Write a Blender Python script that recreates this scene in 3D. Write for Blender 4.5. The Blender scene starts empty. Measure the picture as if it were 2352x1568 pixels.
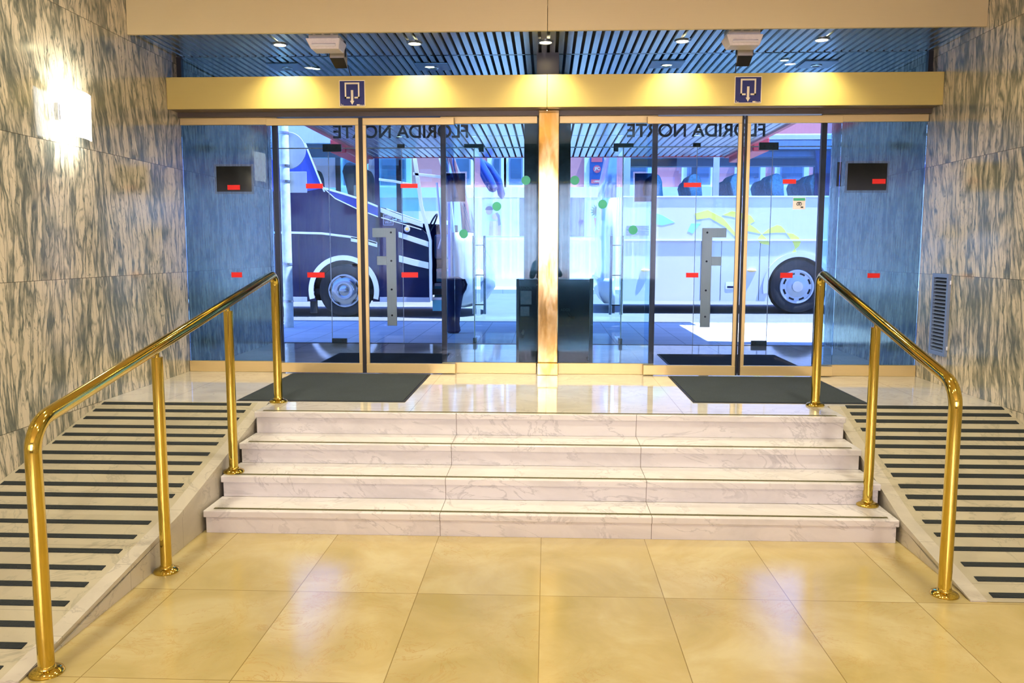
import bpy, bmesh, math, random
from mathutils import Matrix, Vector
random.seed(7)
PI = math.pi
SC = bpy.context.scene
COL = SC.collection

# ------------------------------------------------------------------ camera (measured from the vanishing points)
def setup_camera():
    f = 1915.0
    dY = Vector((80., -210., f)).normalized()
    s = .0057; t = -(dY[0] + dY[1]*s)/dY[2]
    dX = Vector((1, s, t)).normalized()
    dZ = dX.cross(dY)
    if dZ[1] > 0: dZ = -dZ
    cam = bpy.data.cameras.new('view'); o = bpy.data.objects.new('view', cam); COL.objects.link(o)
    right = Vector((dX[0], dY[0], dZ[0])); down = Vector((dX[1], dY[1], dZ[1])); fwd = Vector((dX[2], dY[2], dZ[2]))
    m = Matrix((right, -down, -fwd)).transposed().to_4x4()
    m.translation = Vector((0, 0, 1.68))
    o.matrix_world = m
    cam.sensor_width = 36; cam.lens = 36*f/2352
    cam.clip_start = .05; cam.clip_end = 300
    SC.camera = o
setup_camera()

# ------------------------------------------------------------------ materials
def srgb(r, g, b):
    def c(v):
        v /= 255.
        return v/12.92 if v <= .04045 else ((v+.055)/1.055)**2.4
    return (c(r), c(g), c(b), 1)

class NT:
    def __init__(s, name):
        s.m = bpy.data.materials.new(name); s.m.use_nodes = True
        s.t = s.m.node_tree; s.n = s.t.nodes; s.n.clear()
        s.out = s.n.new('ShaderNodeOutputMaterial')
    def new(s, typ, **kw):
        n = s.n.new(typ)
        for k, v in kw.items(): setattr(n, k, v)
        return n
    def link(s, a, b): s.t.links.new(a, b)
    def val(s, sock, v):
        if hasattr(v, 'links') or isinstance(v, bpy.types.NodeSocket): s.link(v, sock)
        else: sock.default_value = v
    def math(s, op, a, b=0.0, c=0.0, clamp=False):
        n = s.new('ShaderNodeMath', operation=op, use_clamp=clamp)
        s.val(n.inputs[0], a); s.val(n.inputs[1], b); s.val(n.inputs[2], c)
        return n.outputs[0]
    def pos(s): return s.new('ShaderNodeNewGeometry').outputs['Position']
    def xyz(s, v):
        n = s.new('ShaderNodeSeparateXYZ'); s.link(v, n.inputs[0]); return n.outputs
    def comb(s, x, y, z):
        n = s.new('ShaderNodeCombineXYZ')
        for i, v in enumerate((x, y, z)): s.val(n.inputs[i], v)
        return n.outputs[0]
    def noise(s, vec, scale, detail=4, rough=.55, dist=0.0, dim='3D'):
        n = s.new('ShaderNodeTexNoise', noise_dimensions=dim); s.link(vec, n.inputs['Vector'])
        n.inputs['Scale'].default_value = scale; n.inputs['Detail'].default_value = detail
        n.inputs['Roughness'].default_value = rough; n.inputs['Distortion'].default_value = dist
        return n.outputs['Fac']
    def white(s, vec):
        n = s.new('ShaderNodeTexWhiteNoise', noise_dimensions='3D'); s.link(vec, n.inputs['Vector']); return n.outputs['Value']
    def ramp(s, fac, stops):
        n = s.new('ShaderNodeValToRGB'); s.link(fac, n.inputs[0]); e = n.color_ramp.elements
        while len(e) < len(stops): e.new(.5)
        for el, (p, c) in zip(e, stops): el.position = p; el.color = c if len(c) == 4 else (*c, 1)
        return n.outputs[0]
    def mix(s, fac, a, b):
        n = s.new('ShaderNodeMix', data_type='RGBA'); s.val(n.inputs[0], fac); s.val(n.inputs[6], a); s.val(n.inputs[7], b); return n.outputs[2]
    def bsdf(s, base, rough=.5, metal=0., spec=.5, bump=None, coat=0., bump_d=.01, bump_s=.3):
        b = s.new('ShaderNodeBsdfPrincipled')
        s.val(b.inputs['Base Color'], base); s.val(b.inputs['Roughness'], rough); s.val(b.inputs['Metallic'], metal)
        b.inputs['Specular IOR Level'].default_value = spec
        b.inputs['Coat Weight'].default_value = coat; b.inputs['Coat Roughness'].default_value = .03
        if bump is not None:
            n = s.new('ShaderNodeBump'); n.inputs['Distance'].default_value = bump_d; n.inputs['Strength'].default_value = bump_s
            s.link(bump, n.inputs['Height']); s.link(n.outputs[0], b.inputs['Normal'])
        s.link(b.outputs[0], s.out.inputs[0]); return b

def scale_vec(k, v, x, y, z):
    n = k.new('ShaderNodeVectorMath', operation='MULTIPLY'); k.link(v, n.inputs[0]); n.inputs[1].default_value = (x, y, z); return n.outputs[0]
def add_vec(k, a, b):
    n = k.new('ShaderNodeVectorMath', operation='ADD'); k.link(a, n.inputs[0])
    if isinstance(b, tuple): n.inputs[1].default_value = b
    else: k.link(b, n.inputs[1])
    return n.outputs[0]

def plain(name, rgb, rough=.5, metal=0., spec=.5, var=.06, nscale=6., coat=0., bump=0.):
    """solid colour broken up by a little noise in value and roughness"""
    k = NT(name); p = k.pos(); n = k.noise(p, nscale, 5)
    c = rgb if len(rgb) == 4 else (*rgb, 1)
    d = tuple(max(0, v*(1-var)) for v in c[:3]) + (1,); l = tuple(min(1, v*(1+var)) for v in c[:3]) + (1,)
    col = k.ramp(n, [(.3, d), (.7, l)])
    r = k.math('MULTIPLY_ADD', n, .1*rough, rough*.95)
    k.bsdf(col, r, metal, spec, coat=coat, bump=(n if bump else None), bump_s=bump)
    return k.m

def emit(name, rgb, strength):
    k = NT(name); e = k.new('ShaderNodeEmission'); e.inputs[0].default_value = (*rgb, 1); e.inputs[1].default_value = strength
    k.link(e.outputs[0], k.out.inputs[0]); return k.m

def glass(name, tint, rough=0.0, ior=1.45, extra=0.0, glossc=(1, 1, 1)):
    """thin architectural pane: clear transmission plus a Fresnel reflection on each face"""
    k = NT(name)
    tr = k.new('ShaderNodeBsdfTransparent'); tr.inputs[0].default_value = (*tint, 1)
    gl = k.new('ShaderNodeBsdfGlossy'); gl.inputs['Roughness'].default_value = rough; gl.inputs['Color'].default_value = (*glossc, 1)
    fr = k.new('ShaderNodeFresnel'); fr.inputs[0].default_value = ior
    fac = k.math('ADD', fr.outputs[0], extra, clamp=True)
    mx = k.new('ShaderNodeMixShader'); k.link(fac, mx.inputs[0]); k.link(tr.outputs[0], mx.inputs[1]); k.link(gl.outputs[0], mx.inputs[2])
    k.link(mx.outputs[0], k.out.inputs[0]); return k.m

def wall_marble(name, slab=.57, lean=.0):
    """arabescato-like marble: long upright cream lenses in a dark grey-green web, slabs .92 m high"""
    k = NT(name); P = k.xyz(k.pos())
    y, z = P[1], P[2]
    row = k.math('FLOOR', k.math('DIVIDE', k.math('ADD', z, .366), .9215))
    colm = k.math('FLOOR', k.math('DIVIDE', k.math('ADD', y, .66), slab))
    seed = k.white(k.comb(colm, row, 3.3))
    zoff = k.math('MULTIPLY', seed, 37.)
    tilt = k.math('MULTIPLY_ADD', k.math('SUBTRACT', seed, .5), .22, lean)
    yy = k.math('ADD', y, k.math('MULTIPLY', z, tilt))
    w1 = k.noise(k.comb(k.math('MULTIPLY', yy, 3.), zoff, k.math('MULTIPLY', z, .8)), 1.6, 4, .55)
    w2 = k.noise(k.comb(k.math('MULTIPLY', yy, 14.), zoff, k.math('MULTIPLY', z, 4.5)), 1.5, 4, .6)
    yw = k.math('ADD', yy, k.math('MULTIPLY_ADD', w1, .22, k.math('MULTIPLY', w2, .045)))
    def web(sy, sz, o):
        n = k.new('ShaderNodeTexVoronoi', feature='DISTANCE_TO_EDGE', voronoi_dimensions='3D')
        k.link(k.comb(k.math('MULTIPLY', yw, sy), k.math('ADD', zoff, o), k.math('MULTIPLY', z, sz)), n.inputs['Vector']); n.inputs['Scale'].default_value = 1.
        return n.outputs['Distance']
    a, b = web(15., 1.7, 0.), web(40., 5.0, 5.)
    dens = k.noise(k.comb(k.math('MULTIPLY', yw, 3.4), k.math('ADD', zoff, 3.), k.math('MULTIPLY', z, .8)), 1.5, 4, .6)
    grain = k.noise(k.comb(k.math('MULTIPLY', yw, 60.), zoff, k.math('MULTIPLY', z, 9.)), 1., 5, .7)
    wd = k.ramp(dens, [(.34, (.03, .03, .03)), (.5, (.12, .12, .12)), (.66, (.34, .34, .34))])
    la = k.math('DIVIDE', a, k.math('MULTIPLY_ADD', grain, .12, wd), clamp=True)
    lb = k.math('DIVIDE', b, k.math('MULTIPLY', wd, 1.25), clamp=True)
    light = k.math('MULTIPLY', k.math('MULTIPLY_ADD', la, .5, .5), k.math('MULTIPLY_ADD', lb, .42, .58))
    light = k.math('MULTIPLY_ADD', k.math('SUBTRACT', grain, .5), .5, light)
    c = k.ramp(light, [(.18, srgb(74, 84, 80)), (.44, srgb(126, 129, 118)), (.66, srgb(184, 177, 156)), (.90, srgb(226, 215, 192))])
    fz = k.math('ABSOLUTE', k.math('SUBTRACT', k.math('FRACT', k.math('DIVIDE', k.math('ADD', z, .366), .9215)), .5))
    jz = k.math('GREATER_THAN', fz, .4978)
    fy = k.math('ABSOLUTE', k.math('SUBTRACT', k.math('FRACT', k.math('DIVIDE', k.math('ADD', y, .66), slab)), .5))
    jy = k.math('MULTIPLY', k.math('GREATER_THAN', fy, .4978), .5)
    c = k.mix(k.math('MAXIMUM', k.math('MULTIPLY', jz, .8), jy), c, srgb(70, 66, 52))
    k.bsdf(c, .14, 0, .45)
    return k.m

def floor_marble():
    k = NT('beige_marble_tiles'); P = k.xyz(k.pos()); x, y = P[0], P[1]
    W, L = .603, .86
    fx = k.math('DIVIDE', k.math('ADD', x, .024 + W*20), W); fy = k.math('DIVIDE', k.math('ADD', y, -3.92 + L*20), L)
    seed = k.white(k.comb(k.math('FLOOR', fx), k.math('FLOOR', fy), 1.))
    v = k.comb(x, y, k.math('MULTIPLY', seed, 30.))
    cloud = k.noise(v, 2.2, 5, .6, .6)
    vein = k.noise(v, 3.2, 7, .68, 1.6)
    vl = k.ramp(k.math('ABSOLUTE', k.math('SUBTRACT', vein, .5)), [(0, (.0, .0, .0)), (.012, (1, 1, 1))])
    c = k.ramp(cloud, [(.3, srgb(176, 157, 100)), (.5, srgb(188, 168, 114)), (.7, srgb(198, 182, 134))])
    mask = k.ramp(k.noise(v, 1.3, 3), [(.5, (1, 1, 1)), (.66, (.35, .35, .35))])
    c = k.mix(k.math('MAXIMUM', vl, mask), srgb(176, 142, 82), c)
    tone = k.math('MULTIPLY_ADD', seed, .10, .93)
    c2 = k.new('ShaderNodeVectorMath', operation='SCALE'); k.link(c, c2.inputs[0]); k.link(tone, c2.inputs['Scale'])
    jx = k.math('GREATER_THAN', k.math('ABSOLUTE', k.math('SUBTRACT', k.math('FRACT', fx), .5)), .4965)
    jy = k.math('GREATER_THAN', k.math('ABSOLUTE', k.math('SUBTRACT', k.math('FRACT', fy), .5)), .4975)
    c = k.mix(k.math('MULTIPLY', k.math('MAXIMUM', jx, jy), .75), c2.outputs[0], srgb(120, 98, 48))
    r = k.math('MULTIPLY_ADD', cloud, .08, .12)
    k.bsdf(c, r, 0, .7)
    return k.m

def white_marble(name, base=(226, 220, 214), vein=(150, 148, 150), rough=.22, jx=None, jy=None, warm=0.):
    k = NT(name); p = k.pos(); P = k.xyz(p)
    sk = k.comb(k.math('ADD', P[0], k.math('MULTIPLY', P[2], .9)), P[1], k.math('MULTIPLY', P[2], 1.6))
    n = k.noise(sk, 2.2, 6, .6, .8)
    f = k.noise(add_vec(k, sk, (4.1, 2.2, 7.7)), 2.4, 6, .6, 1.2)
    line = k.ramp(k.math('ABSOLUTE', k.math('SUBTRACT', f, .5)), [(0, (.5, .5, .5)), (.02, (1, 1, 1))])
    area = k.ramp(n, [(.42, (1, 1, 1)), (.62, (.25, .25, .25))])
    b = srgb(*base); v = srgb(*vein)
    cloud = k.ramp(n, [(.34, tuple(.86*c for c in b[:3]) + (1,)), (.55, b), (.75, b)])
    c = k.mix(k.math('MAXIMUM', line, area), v, cloud)
    j = None
    for co, sp, off in ((P[0], jx, 0), (P[1], jy, 0)):
        if sp:
            stp, o = sp
            fr = k.math('FRACT', k.math('DIVIDE', k.math('ADD', co, o + stp*40), stp))
            g = k.math('GREATER_THAN', k.math('ABSOLUTE', k.math('SUBTRACT', fr, .5)), .5 - .0022/stp)
            j = g if j is None else k.math('MAXIMUM', j, g)
    if j is not None: c = k.mix(k.math('MULTIPLY', j, .55), c, srgb(120, 112, 96))
    k.bsdf(c, rough, 0, .5)
    return k.m

def brushed(name, rgb, rough, metal, streak=.08, axis=2):
    k = NT(name); p = k.pos()
    sc = [3., 3., 3.]; sc[axis] = 260.
    n = k.noise(scale_vec(k, p, *sc), 1., 3)
    c = rgb if len(rgb) == 4 else (*rgb, 1)
    col = k.ramp(n, [(.3, tuple(v*(1-streak) for v in c[:3]) + (1,)), (.7, tuple(min(1, v*(1+streak)) for v in c[:3]) + (1,))])
    k.bsdf(col, k.math('MULTIPLY_ADD', n, .08, rough-.04), metal, .5)
    return k.m

def patchy_brass(name):
    k = NT(name); p = k.pos()
    n = k.noise(scale_vec(k, p, 5, 5, 1.6), 2.0, 3, .5, .4)
    f = k.noise(scale_vec(k, p, 30, 30, 3.), 1.0, 4, .6)
    col = k.ramp(n, [(.36, srgb(212, 168, 88)), (.5, srgb(228, 194, 130)), (.66, srgb(232, 210, 164))])  # tone patches painted in to imitate blurred reflections in polished brass
    k.bsdf(col, k.math('MULTIPLY_ADD', n, .22, k.math('MULTIPLY', f, .06)), 1., .5, bump=n, bump_s=.10)
    return k.m

def mat_carpet(name, rgb):
    k = NT(name); p = k.pos()
    n = k.noise(p, 260., 2); c = k.noise(p, 3., 3)
    a = srgb(*rgb)
    col = k.mix(k.math('MULTIPLY', c, .6), tuple(.6*v for v in a[:3]) + (1,), k.ramp(n, [(.3, tuple(.55*v for v in a[:3]) + (1,)), (.7, tuple(1.4*v for v in a[:3]) + (1,))]))
    k.bsdf(col, .95, 0, .1, bump=n, bump_s=.8, bump_d=.004)
    return k.m

def paving(name, a, b, w, l, rough=.7):
    k = NT(name); P = k.xyz(k.pos())
    fx = k.math('DIVIDE', k.math('ADD', P[0], w*100), w); fy = k.math('DIVIDE', k.math('ADD', P[1], l*100), l)
    seed = k.white(k.comb(k.math('FLOOR', fx), k.math('FLOOR', fy), 1.))
    n = k.noise(k.comb(P[0], P[1], k.math('MULTIPLY', seed, 9.)), 14., 5)
    c = k.mix(k.math('MULTIPLY_ADD', seed, .5, k.math('MULTIPLY', n, .5)), srgb(*a), srgb(*b))
    j = k.math('MAXIMUM', k.math('GREATER_THAN', k.math('ABSOLUTE', k.math('SUBTRACT', k.math('FRACT', fx), .5)), .485),
               k.math('GREATER_THAN', k.math('ABSOLUTE', k.math('SUBTRACT', k.math('FRACT', fy), .5)), .485))
    c = k.mix(k.math('MULTIPLY', j, .5), c, srgb(70, 70, 74))
    k.bsdf(c, rough, 0, .4, bump=n, bump_s=.2)
    return k.m

def asphalt():
    k = NT('asphalt'); p = k.pos(); n = k.noise(p, 90., 4, .7); m = k.noise(p, 1.2, 3)
    c = k.mix(m, srgb(96, 97, 100), srgb(128, 128, 130)); c = k.mix(k.math('MULTIPLY', n, .45), c, srgb(60, 60, 64))
    k.bsdf(c, .85, 0, .3, bump=n, bump_s=.5); return k.m

def curtain_cloth(name, a, b):
    """sheer pleated voile: lets daylight through, denser in its folds"""
    k = NT(name); P = k.xyz(k.pos())
    n = k.noise(k.comb(k.math('MULTIPLY', P[0], 7.), 0., 0.), 1.5, 5, .6)
    c = k.ramp(n, [(.35, srgb(*a)), (.65, srgb(*b))])
    tl = k.new('ShaderNodeBsdfTranslucent'); k.link(c, tl.inputs[0]); tr = k.new('ShaderNodeBsdfTransparent')
    k.link(c, tr.inputs[0]); mx = k.new('ShaderNodeMixShader'); mx.inputs[0].default_value = .25
    k.link(tl.outputs[0], mx.inputs[1]); k.link(tr.outputs[0], mx.inputs[2]); k.link(mx.outputs[0], k.out.inputs[0]); return k.m

M = {}
M['wallL'] = wall_marble('streaked_wall_marble_a', 1.13, .05)
M['wallR'] = wall_marble('streaked_wall_marble_b', 1.13, -.16)
M['wallV'] = wall_marble('streaked_wall_marble_c', .57, .03)
M['floor'] = floor_marble()
M['step'] = white_marble('white_step_marble', (224, 219, 219), (160, 157, 160), .24)
M['landing'] = white_marble('polished_landing_marble', (220, 212, 198), (180, 174, 162), .06, jx=(.95, .0), jy=(1.06, -5.80))
M['ramp'] = white_marble('ramp_marble', (182, 173, 148), (128, 124, 108), .3, jy=(.6, .1))
M['curb'] = white_marble('ramp_curb_marble', (196, 188, 172), (134, 128, 118), .3, jy=(.6, .3))
M['grip'] = plain('black_grip_tape', srgb(22, 30, 32), .8, var=.3, nscale=80, bump=.4)
M['gripend'] = plain('worn_grip_end', srgb(112, 104, 80), .7, var=.2, nscale=40)
M['treadgrip'] = plain('olive_tread_inlay', srgb(92, 86, 52), .8, var=.3, nscale=90, bump=.4)
M['brass'] = plain('polished_brass', srgb(210, 182, 84), .09, 1., var=.05, nscale=2)
M['patchybrass'] = patchy_brass('patchy_brass_sheet')
M['fascia'] = brushed('champagne_metal', srgb(206, 188, 142), .5, .35, .015)
M['beam'] = brushed('gold_metal', srgb(206, 184, 104), .48, .35, .02)
M['rail'] = brushed('gold_anodised_rail', srgb(216, 190, 128), .35, .6, .03)
M['stile'] = brushed('gold_anodised_stile', srgb(214, 188, 130), .35, .6, .03, 0)
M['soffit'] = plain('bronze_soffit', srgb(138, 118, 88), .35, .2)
M['darkmetal'] = plain('dark_bronze_metal', srgb(38, 36, 38), .35, .4)
M['trackmetal'] = plain('brown_track_metal', srgb(84, 72, 58), .4, .3)
M['seal'] = plain('black_seal', srgb(14, 14, 14), .5)
M['glass'] = glass('clear_glass', (.83, .91, 1.), 0., 1.2)
M['fixedglass'] = glass('blue_tinted_glass', (.70, .905, 1.), 0., 1.30)
M['outerglass'] = glass('outer_clear_glass', (.91, .955, 1.), 0., 1.35)
M['edge'] = plain('lit_glass_edge', srgb(246, 250, 255), .3)  # light caught by the glass edges, painted as a near-white colour
M['slat'] = brushed('steel_ceiling_slat', srgb(178, 188, 192), .22, .85, .04, 0)
M['slatback'] = plain('ceiling_void', srgb(16, 18, 22), .8)
M['canopyslat'] = brushed('canopy_slat', srgb(168, 174, 182), .2, .85, .04, 0)
M['ceil'] = plain('cream_plaster', srgb(226, 210, 176), .8, var=.02)
M['plaster'] = plain('warm_plaster', srgb(214, 196, 158), .7, var=.03)
M['signblue'] = plain('sign_blue', srgb(3, 18, 96), .35, var=.03)
M['signwhite'] = plain('sign_cream', srgb(250, 236, 204), .5, var=.02)
M['whiteplastic'] = plain('white_plastic', srgb(238, 232, 234), .35, var=.03)
M['diffuser'] = plain('lamp_diffuser', srgb(236, 226, 226), .2, var=.05, nscale=50)
M['greycase'] = plain('grey_plastic', srgb(176, 170, 164), .5)
M['blackplastic'] = plain('black_plastic', srgb(18, 20, 22), .4)
M['lampglow'] = emit('downlight_glow', (1., .80, .45), 60.)
M['lampglow2'] = emit('small_downlight_glow', (1., .80, .5), 18.)
M['sconceglow'] = emit('sconce_glow', (1., .95, .84), 5.5)
M['steel'] = plain('satin_steel', srgb(176, 182, 190), .25, .9)
M['vent'] = plain('daylit_blue_aluminium', srgb(132, 150, 182), .4, .35)  # aluminium with the blue of daylight put into its colour
M['red'] = plain('red_sticker', srgb(232, 26, 16), .5, var=.02)
M['green'] = plain('green_dot', srgb(60, 172, 142), .5, var=.03)
M['plaque'] = plain('black_plaque', srgb(16, 20, 18), .1, 0., .25)
M['frost'] = glass('frosted_border', (.62, .72, .78), .4, 1.45, .05)
M['darkfilm'] = glass('dark_film', (.22, .27, .34), .03, 1.3, 0.)
M['palefilm'] = glass('pale_film', (.88, .94, 1.), .3, 1.3, .05)
M['letter'] = plain('black_lettering', srgb(14, 20, 24), .5)
M['fitting'] = plain('dark_patch_fitting', srgb(52, 62, 60), .35, .6)
M['handle'] = brushed('champagne_handle', srgb(206, 196, 170), .35, .7, .05, 0)
M['bolt'] = plain('dark_bolt', srgb(40, 40, 38), .4, .5)
M['mat'] = mat_carpet('charcoal_mat', (78, 86, 92))
M['matrim'] = plain('mat_rubber_edge', srgb(28, 30, 32), .6)
M['pillar'] = plain('dark_green_stone', srgb(52, 58, 54), .12, var=.35, nscale=9)
M['board'] = plain('dark_display_case', srgb(26, 32, 42), .1, var=.15)
M['picture'] = plain('dark_menu_picture', srgb(44, 30, 26), .3, var=.5, nscale=30)
M['paving'] = paving('street_paving', (206, 204, 206), (186, 184, 188), .42, .42)
M['kerb'] = paving('granite_kerb', (140, 142, 146), (120, 122, 128), .9, 2.)
M['asphalt'] = asphalt()
M['navy'] = plain('navy_bus_paint', srgb(12, 22, 62), .18, 0., .22, var=.03)
M['navylight'] = plain('blue_bus_paint', srgb(52, 72, 150), .2, 0., .3, var=.03)
M['silverpaint'] = plain('silver_bus_paint', srgb(170, 178, 200), .25, .4, coat=.3)
M['white'] = plain('white_bus_paint', srgb(204, 204, 212), .2, var=.015, coat=.2)
M['chrome'] = plain('chrome_trim', srgb(240, 242, 246), .3, .7, var=.03)
M['lime'] = plain('lime_decal', srgb(226, 226, 84), .35, var=.03)
M['mint'] = plain('mint_decal', srgb(150, 224, 190), .35, var=.03)
M['rubber'] = plain('tyre_rubber', srgb(26, 28, 32), .75, var=.2, nscale=30)
M['wheelwell'] = plain('dark_wheel_well', srgb(10, 11, 13), .9)
M['rim'] = plain('painted_steel_rim', srgb(176, 182, 188), .35, .5)
M['hubmetal'] = plain('brushed_hubcap', srgb(150, 156, 166), .22, .9)
M['amber'] = plain('amber_lens', srgb(252, 206, 110), .3)
M['busglass'] = glass('tinted_bus_glass', (.70, .90, .91), 0., 1.4)
M['busglass2'] = glass('blue_bus_glass', (.84, .94, 1.), 0., 1.4)
M['seat'] = plain('blue_seat_fabric', srgb(150, 214, 226), .9, var=.25, nscale=25)
M['seatdark'] = plain('navy_seat_fabric', srgb(22, 36, 60), .9, var=.25, nscale=25)
M['businterior'] = plain('bus_interior_trim', srgb(90, 120, 160), .6)
M['drape'] = plain('blue_bus_curtain', srgb(26, 62, 128), .9, var=.2, nscale=12)
M['teal'] = plain('teal_step', srgb(74, 150, 170), .5)
M['headlight'] = plain('headlamp_lens', srgb(230, 236, 244), .08, .2)
M['pink'] = plain('pink_render', srgb(206, 128, 126), .85, var=.04)
M['whiterender'] = plain('white_render', srgb(222, 218, 218), .85, var=.03)
M['window'] = plain('dark_window_glass', srgb(60, 84, 110), .08, .2, var=.3, nscale=1.)
M['winframe'] = plain('grey_window_frame', srgb(110, 124, 146), .5)
M['purple'] = plain('purple_panel', srgb(104, 84, 214), .5, var=.03)
M['skin'] = plain('printed_skin', srgb(222, 176, 156), .6)
M['hair'] = plain('printed_hair', srgb(110, 96, 110), .6)
M['blouse'] = plain('printed_clothes', srgb(206, 150, 130), .6)
M['posterred'] = plain('poster_red', srgb(206, 84, 92), .5)
M['posterblue'] = plain('poster_blue', srgb(40, 70, 124), .5)
M['canopyred'] = plain('red_canopy_panel', srgb(176, 60, 66), .35, var=.05)
M['pole'] = plain('pale_green_paint', srgb(196, 210, 204), .5, var=.25, nscale=9)
M['signback'] = plain('grey_sign_back', srgb(176, 186, 196), .35, .4)
M['bag'] = plain('navy_bag_cloth', srgb(8, 24, 72), .75, var=.25, nscale=14)
M['leaf'] = plain('plant_leaf', srgb(60, 120, 90), .5, var=.3)
M['curtain'] = curtain_cloth('lobby_curtain', (120, 104, 122), (250, 244, 250))
M['daylight'] = emit('daylight_window', (.95, .93, 1.), 30.)
M['joint'] = plain('dirty_joint', srgb(96, 88, 76), .8)
M['dark_clothes'] = plain('dark_clothes', srgb(30, 34, 44), .85, var=.2)
M['face'] = plain('skin_tone', srgb(206, 160, 136), .5, var=.04)
M['wood'] = plain('dark_wood', srgb(70, 46, 30), .4, var=.3, nscale=5)

# ------------------------------------------------------------------ mesh builder
class MB:
    def __init__(s): s.v = []; s.f = []; s.mi = []; s.cur = 0
    def add(s, vs, fs):
        o = len(s.v); s.v += [tuple(v) for v in vs]
        for f in fs: s.f.append([i+o for i in f]); s.mi.append(s.cur)
    def box(s, x0, x1, y0, y1, z0, z1):
        if x0 > x1: x0, x1 = x1, x0
        if y0 > y1: y0, y1 = y1, y0
        if z0 > z1: z0, z1 = z1, z0
        s.add([(x0,y0,z0),(x1,y0,z0),(x1,y1,z0),(x0,y1,z0),(x0,y0,z1),(x1,y0,z1),(x1,y1,z1),(x0,y1,z1)],
              [(0,3,2,1),(4,5,6,7),(0,1,5,4),(1,2,6,5),(2,3,7,6),(3,0,4,7)]); return s
    def prism(s, poly, a, b, axis='y'):
        """polygon in the plane across `axis`, extruded from a to b; poly points are (x,z) for y, (y,z) for x, (x,y) for z"""
        ar = sum(poly[i][0]*poly[(i+1) % len(poly)][1] - poly[(i+1) % len(poly)][0]*poly[i][1] for i in range(len(poly)))
        if ar < 0: poly = poly[::-1]
        n = len(poly)
        def mk(p, d):
            return {'y': (p[0], d, p[1]), 'x': (d, p[0], p[1]), 'z': (p[0], p[1], d)}[axis]
        vs = [mk(p, a) for p in poly] + [mk(p, b) for p in poly]
        s.add(vs, [tuple(range(n)), tuple(range(2*n-1, n-1, -1))] + [(i, i+n, (i+1) % n + n, (i+1) % n) for i in range(n)])
        return s
    def quad(s, a, b, c, d): s.add([a, b, c, d], [(0, 1, 2, 3)]); return s
    def tube(s, path, r, n=16, cap=True):
        path = [Vector(p) for p in path]; m = len(path)
        rs = r if isinstance(r, (list, tuple)) else [r]*m
        t0 = (path[1]-path[0]).normalized()
        up = Vector((0, 0, 1)) if abs(t0.z) < .9 else Vector((1, 0, 0))
        u = t0.cross(up).normalized(); vs = []
        for i, p in enumerate(path):
            t = (path[min(i+1, m-1)] - path[max(i-1, 0)]).normalized()
            u = (u - t*u.dot(t)).normalized(); w = t.cross(u)
            for j in range(n):
                a = 2*PI*j/n; vs.append(p + (u*math.cos(a) + w*math.sin(a))*rs[i])
        fs = [(i*n+j, i*n+(j+1) % n, (i+1)*n+(j+1) % n, (i+1)*n+j) for i in range(m-1) for j in range(n)]
        if cap: fs += [tuple(range(n-1, -1, -1)), tuple((m-1)*n+j for j in range(n))]
        s.add(vs, fs); return s
    def lathe(s, prof, c, axis='z', n=32, cap=True):
        """prof: (radius, height) list turned around an axis through c"""
        vs = []; m = len(prof)
        for r, h in prof:
            for j in range(n):
                a = 2*PI*j/n; p, q = r*math.cos(a), r*math.sin(a)
                vs.append({'z': (c[0]+p, c[1]+q, c[2]+h), 'y': (c[0]+p, c[1]+h, c[2]+q), 'x': (c[0]+h, c[1]+p, c[2]+q)}[axis])
        fs = [(i*n+j, i*n+(j+1) % n, (i+1)*n+(j+1) % n, (i+1)*n+j) for i in range(m-1) for j in range(n)]
        if cap: fs += [tuple(range(n-1, -1, -1)), tuple((m-1)*n+j for j in range(n))]
        s.add(vs, fs); return s
    def ellipsoid(s, c, r, n=20, m=12):
        return s.lathe_e(c, r, n, m)
    def lathe_e(s, c, r, n, m):
        vs = []
        for i in range(m+1):
            th = PI*i/m
            for j in range(n):
                a = 2*PI*j/n; vs.append((c[0]+r[0]*math.sin(th)*math.cos(a), c[1]+r[1]*math.sin(th)*math.sin(a), c[2]-r[2]*math.cos(th)))
        fs = [(i*n+j, i*n+(j+1) % n, (i+1)*n+(j+1) % n, (i+1)*n+j) for i in range(m) for j in range(n)]
        s.add(vs, fs); return s
    def grid(s, rows):
        """rows of points -> quad sheet"""
        n = len(rows[0]); vs = [p for r in rows for p in r]
        s.add(vs, [(i*n+j, i*n+j+1, (i+1)*n+j+1, (i+1)*n+j) for i in range(len(rows)-1) for j in range(n-1)]); return s
    def build(s, name, mat, parent=None, smooth=False, bevel=0., solid=0.):
        me = bpy.data.meshes.new(name); me.from_pydata(s.v, [], s.f)
        mats = mat if isinstance(mat, (list, tuple)) else [mat]
        for m in mats: me.materials.append(M[m] if isinstance(m, str) else m)
        if len(mats) > 1:
            for p, i in zip(me.polygons, s.mi): p.material_index = i
        bm = bmesh.new(); bm.from_mesh(me)
        bmesh.ops.remove_doubles(bm, verts=bm.verts, dist=1e-5)
        bmesh.ops.recalc_face_normals(bm, faces=bm.faces); bm.to_mesh(me); bm.free()
        if smooth:
            for p in me.polygons: p.use_smooth = True
            me.set_sharp_from_angle(angle=math.radians(40))
        o = bpy.data.objects.new(name, me); COL.objects.link(o)
        if solid:
            md = o.modifiers.new('thick', 'SOLIDIFY'); md.thickness = solid; md.offset = 0
        if bevel:
            md = o.modifiers.new('edge', 'BEVEL'); md.width = bevel; md.segments = 2; md.limit_method = 'ANGLE'; md.angle_limit = math.radians(40)
        if parent is not None: set_parent(o, parent)
        return o

def set_parent(o, p):
    o.parent = p
    m = Matrix.Identity(4)
    q = p
    if p.type == 'EMPTY': m = Matrix.Translation(-p.location)
    o.matrix_parent_inverse = m

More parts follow.
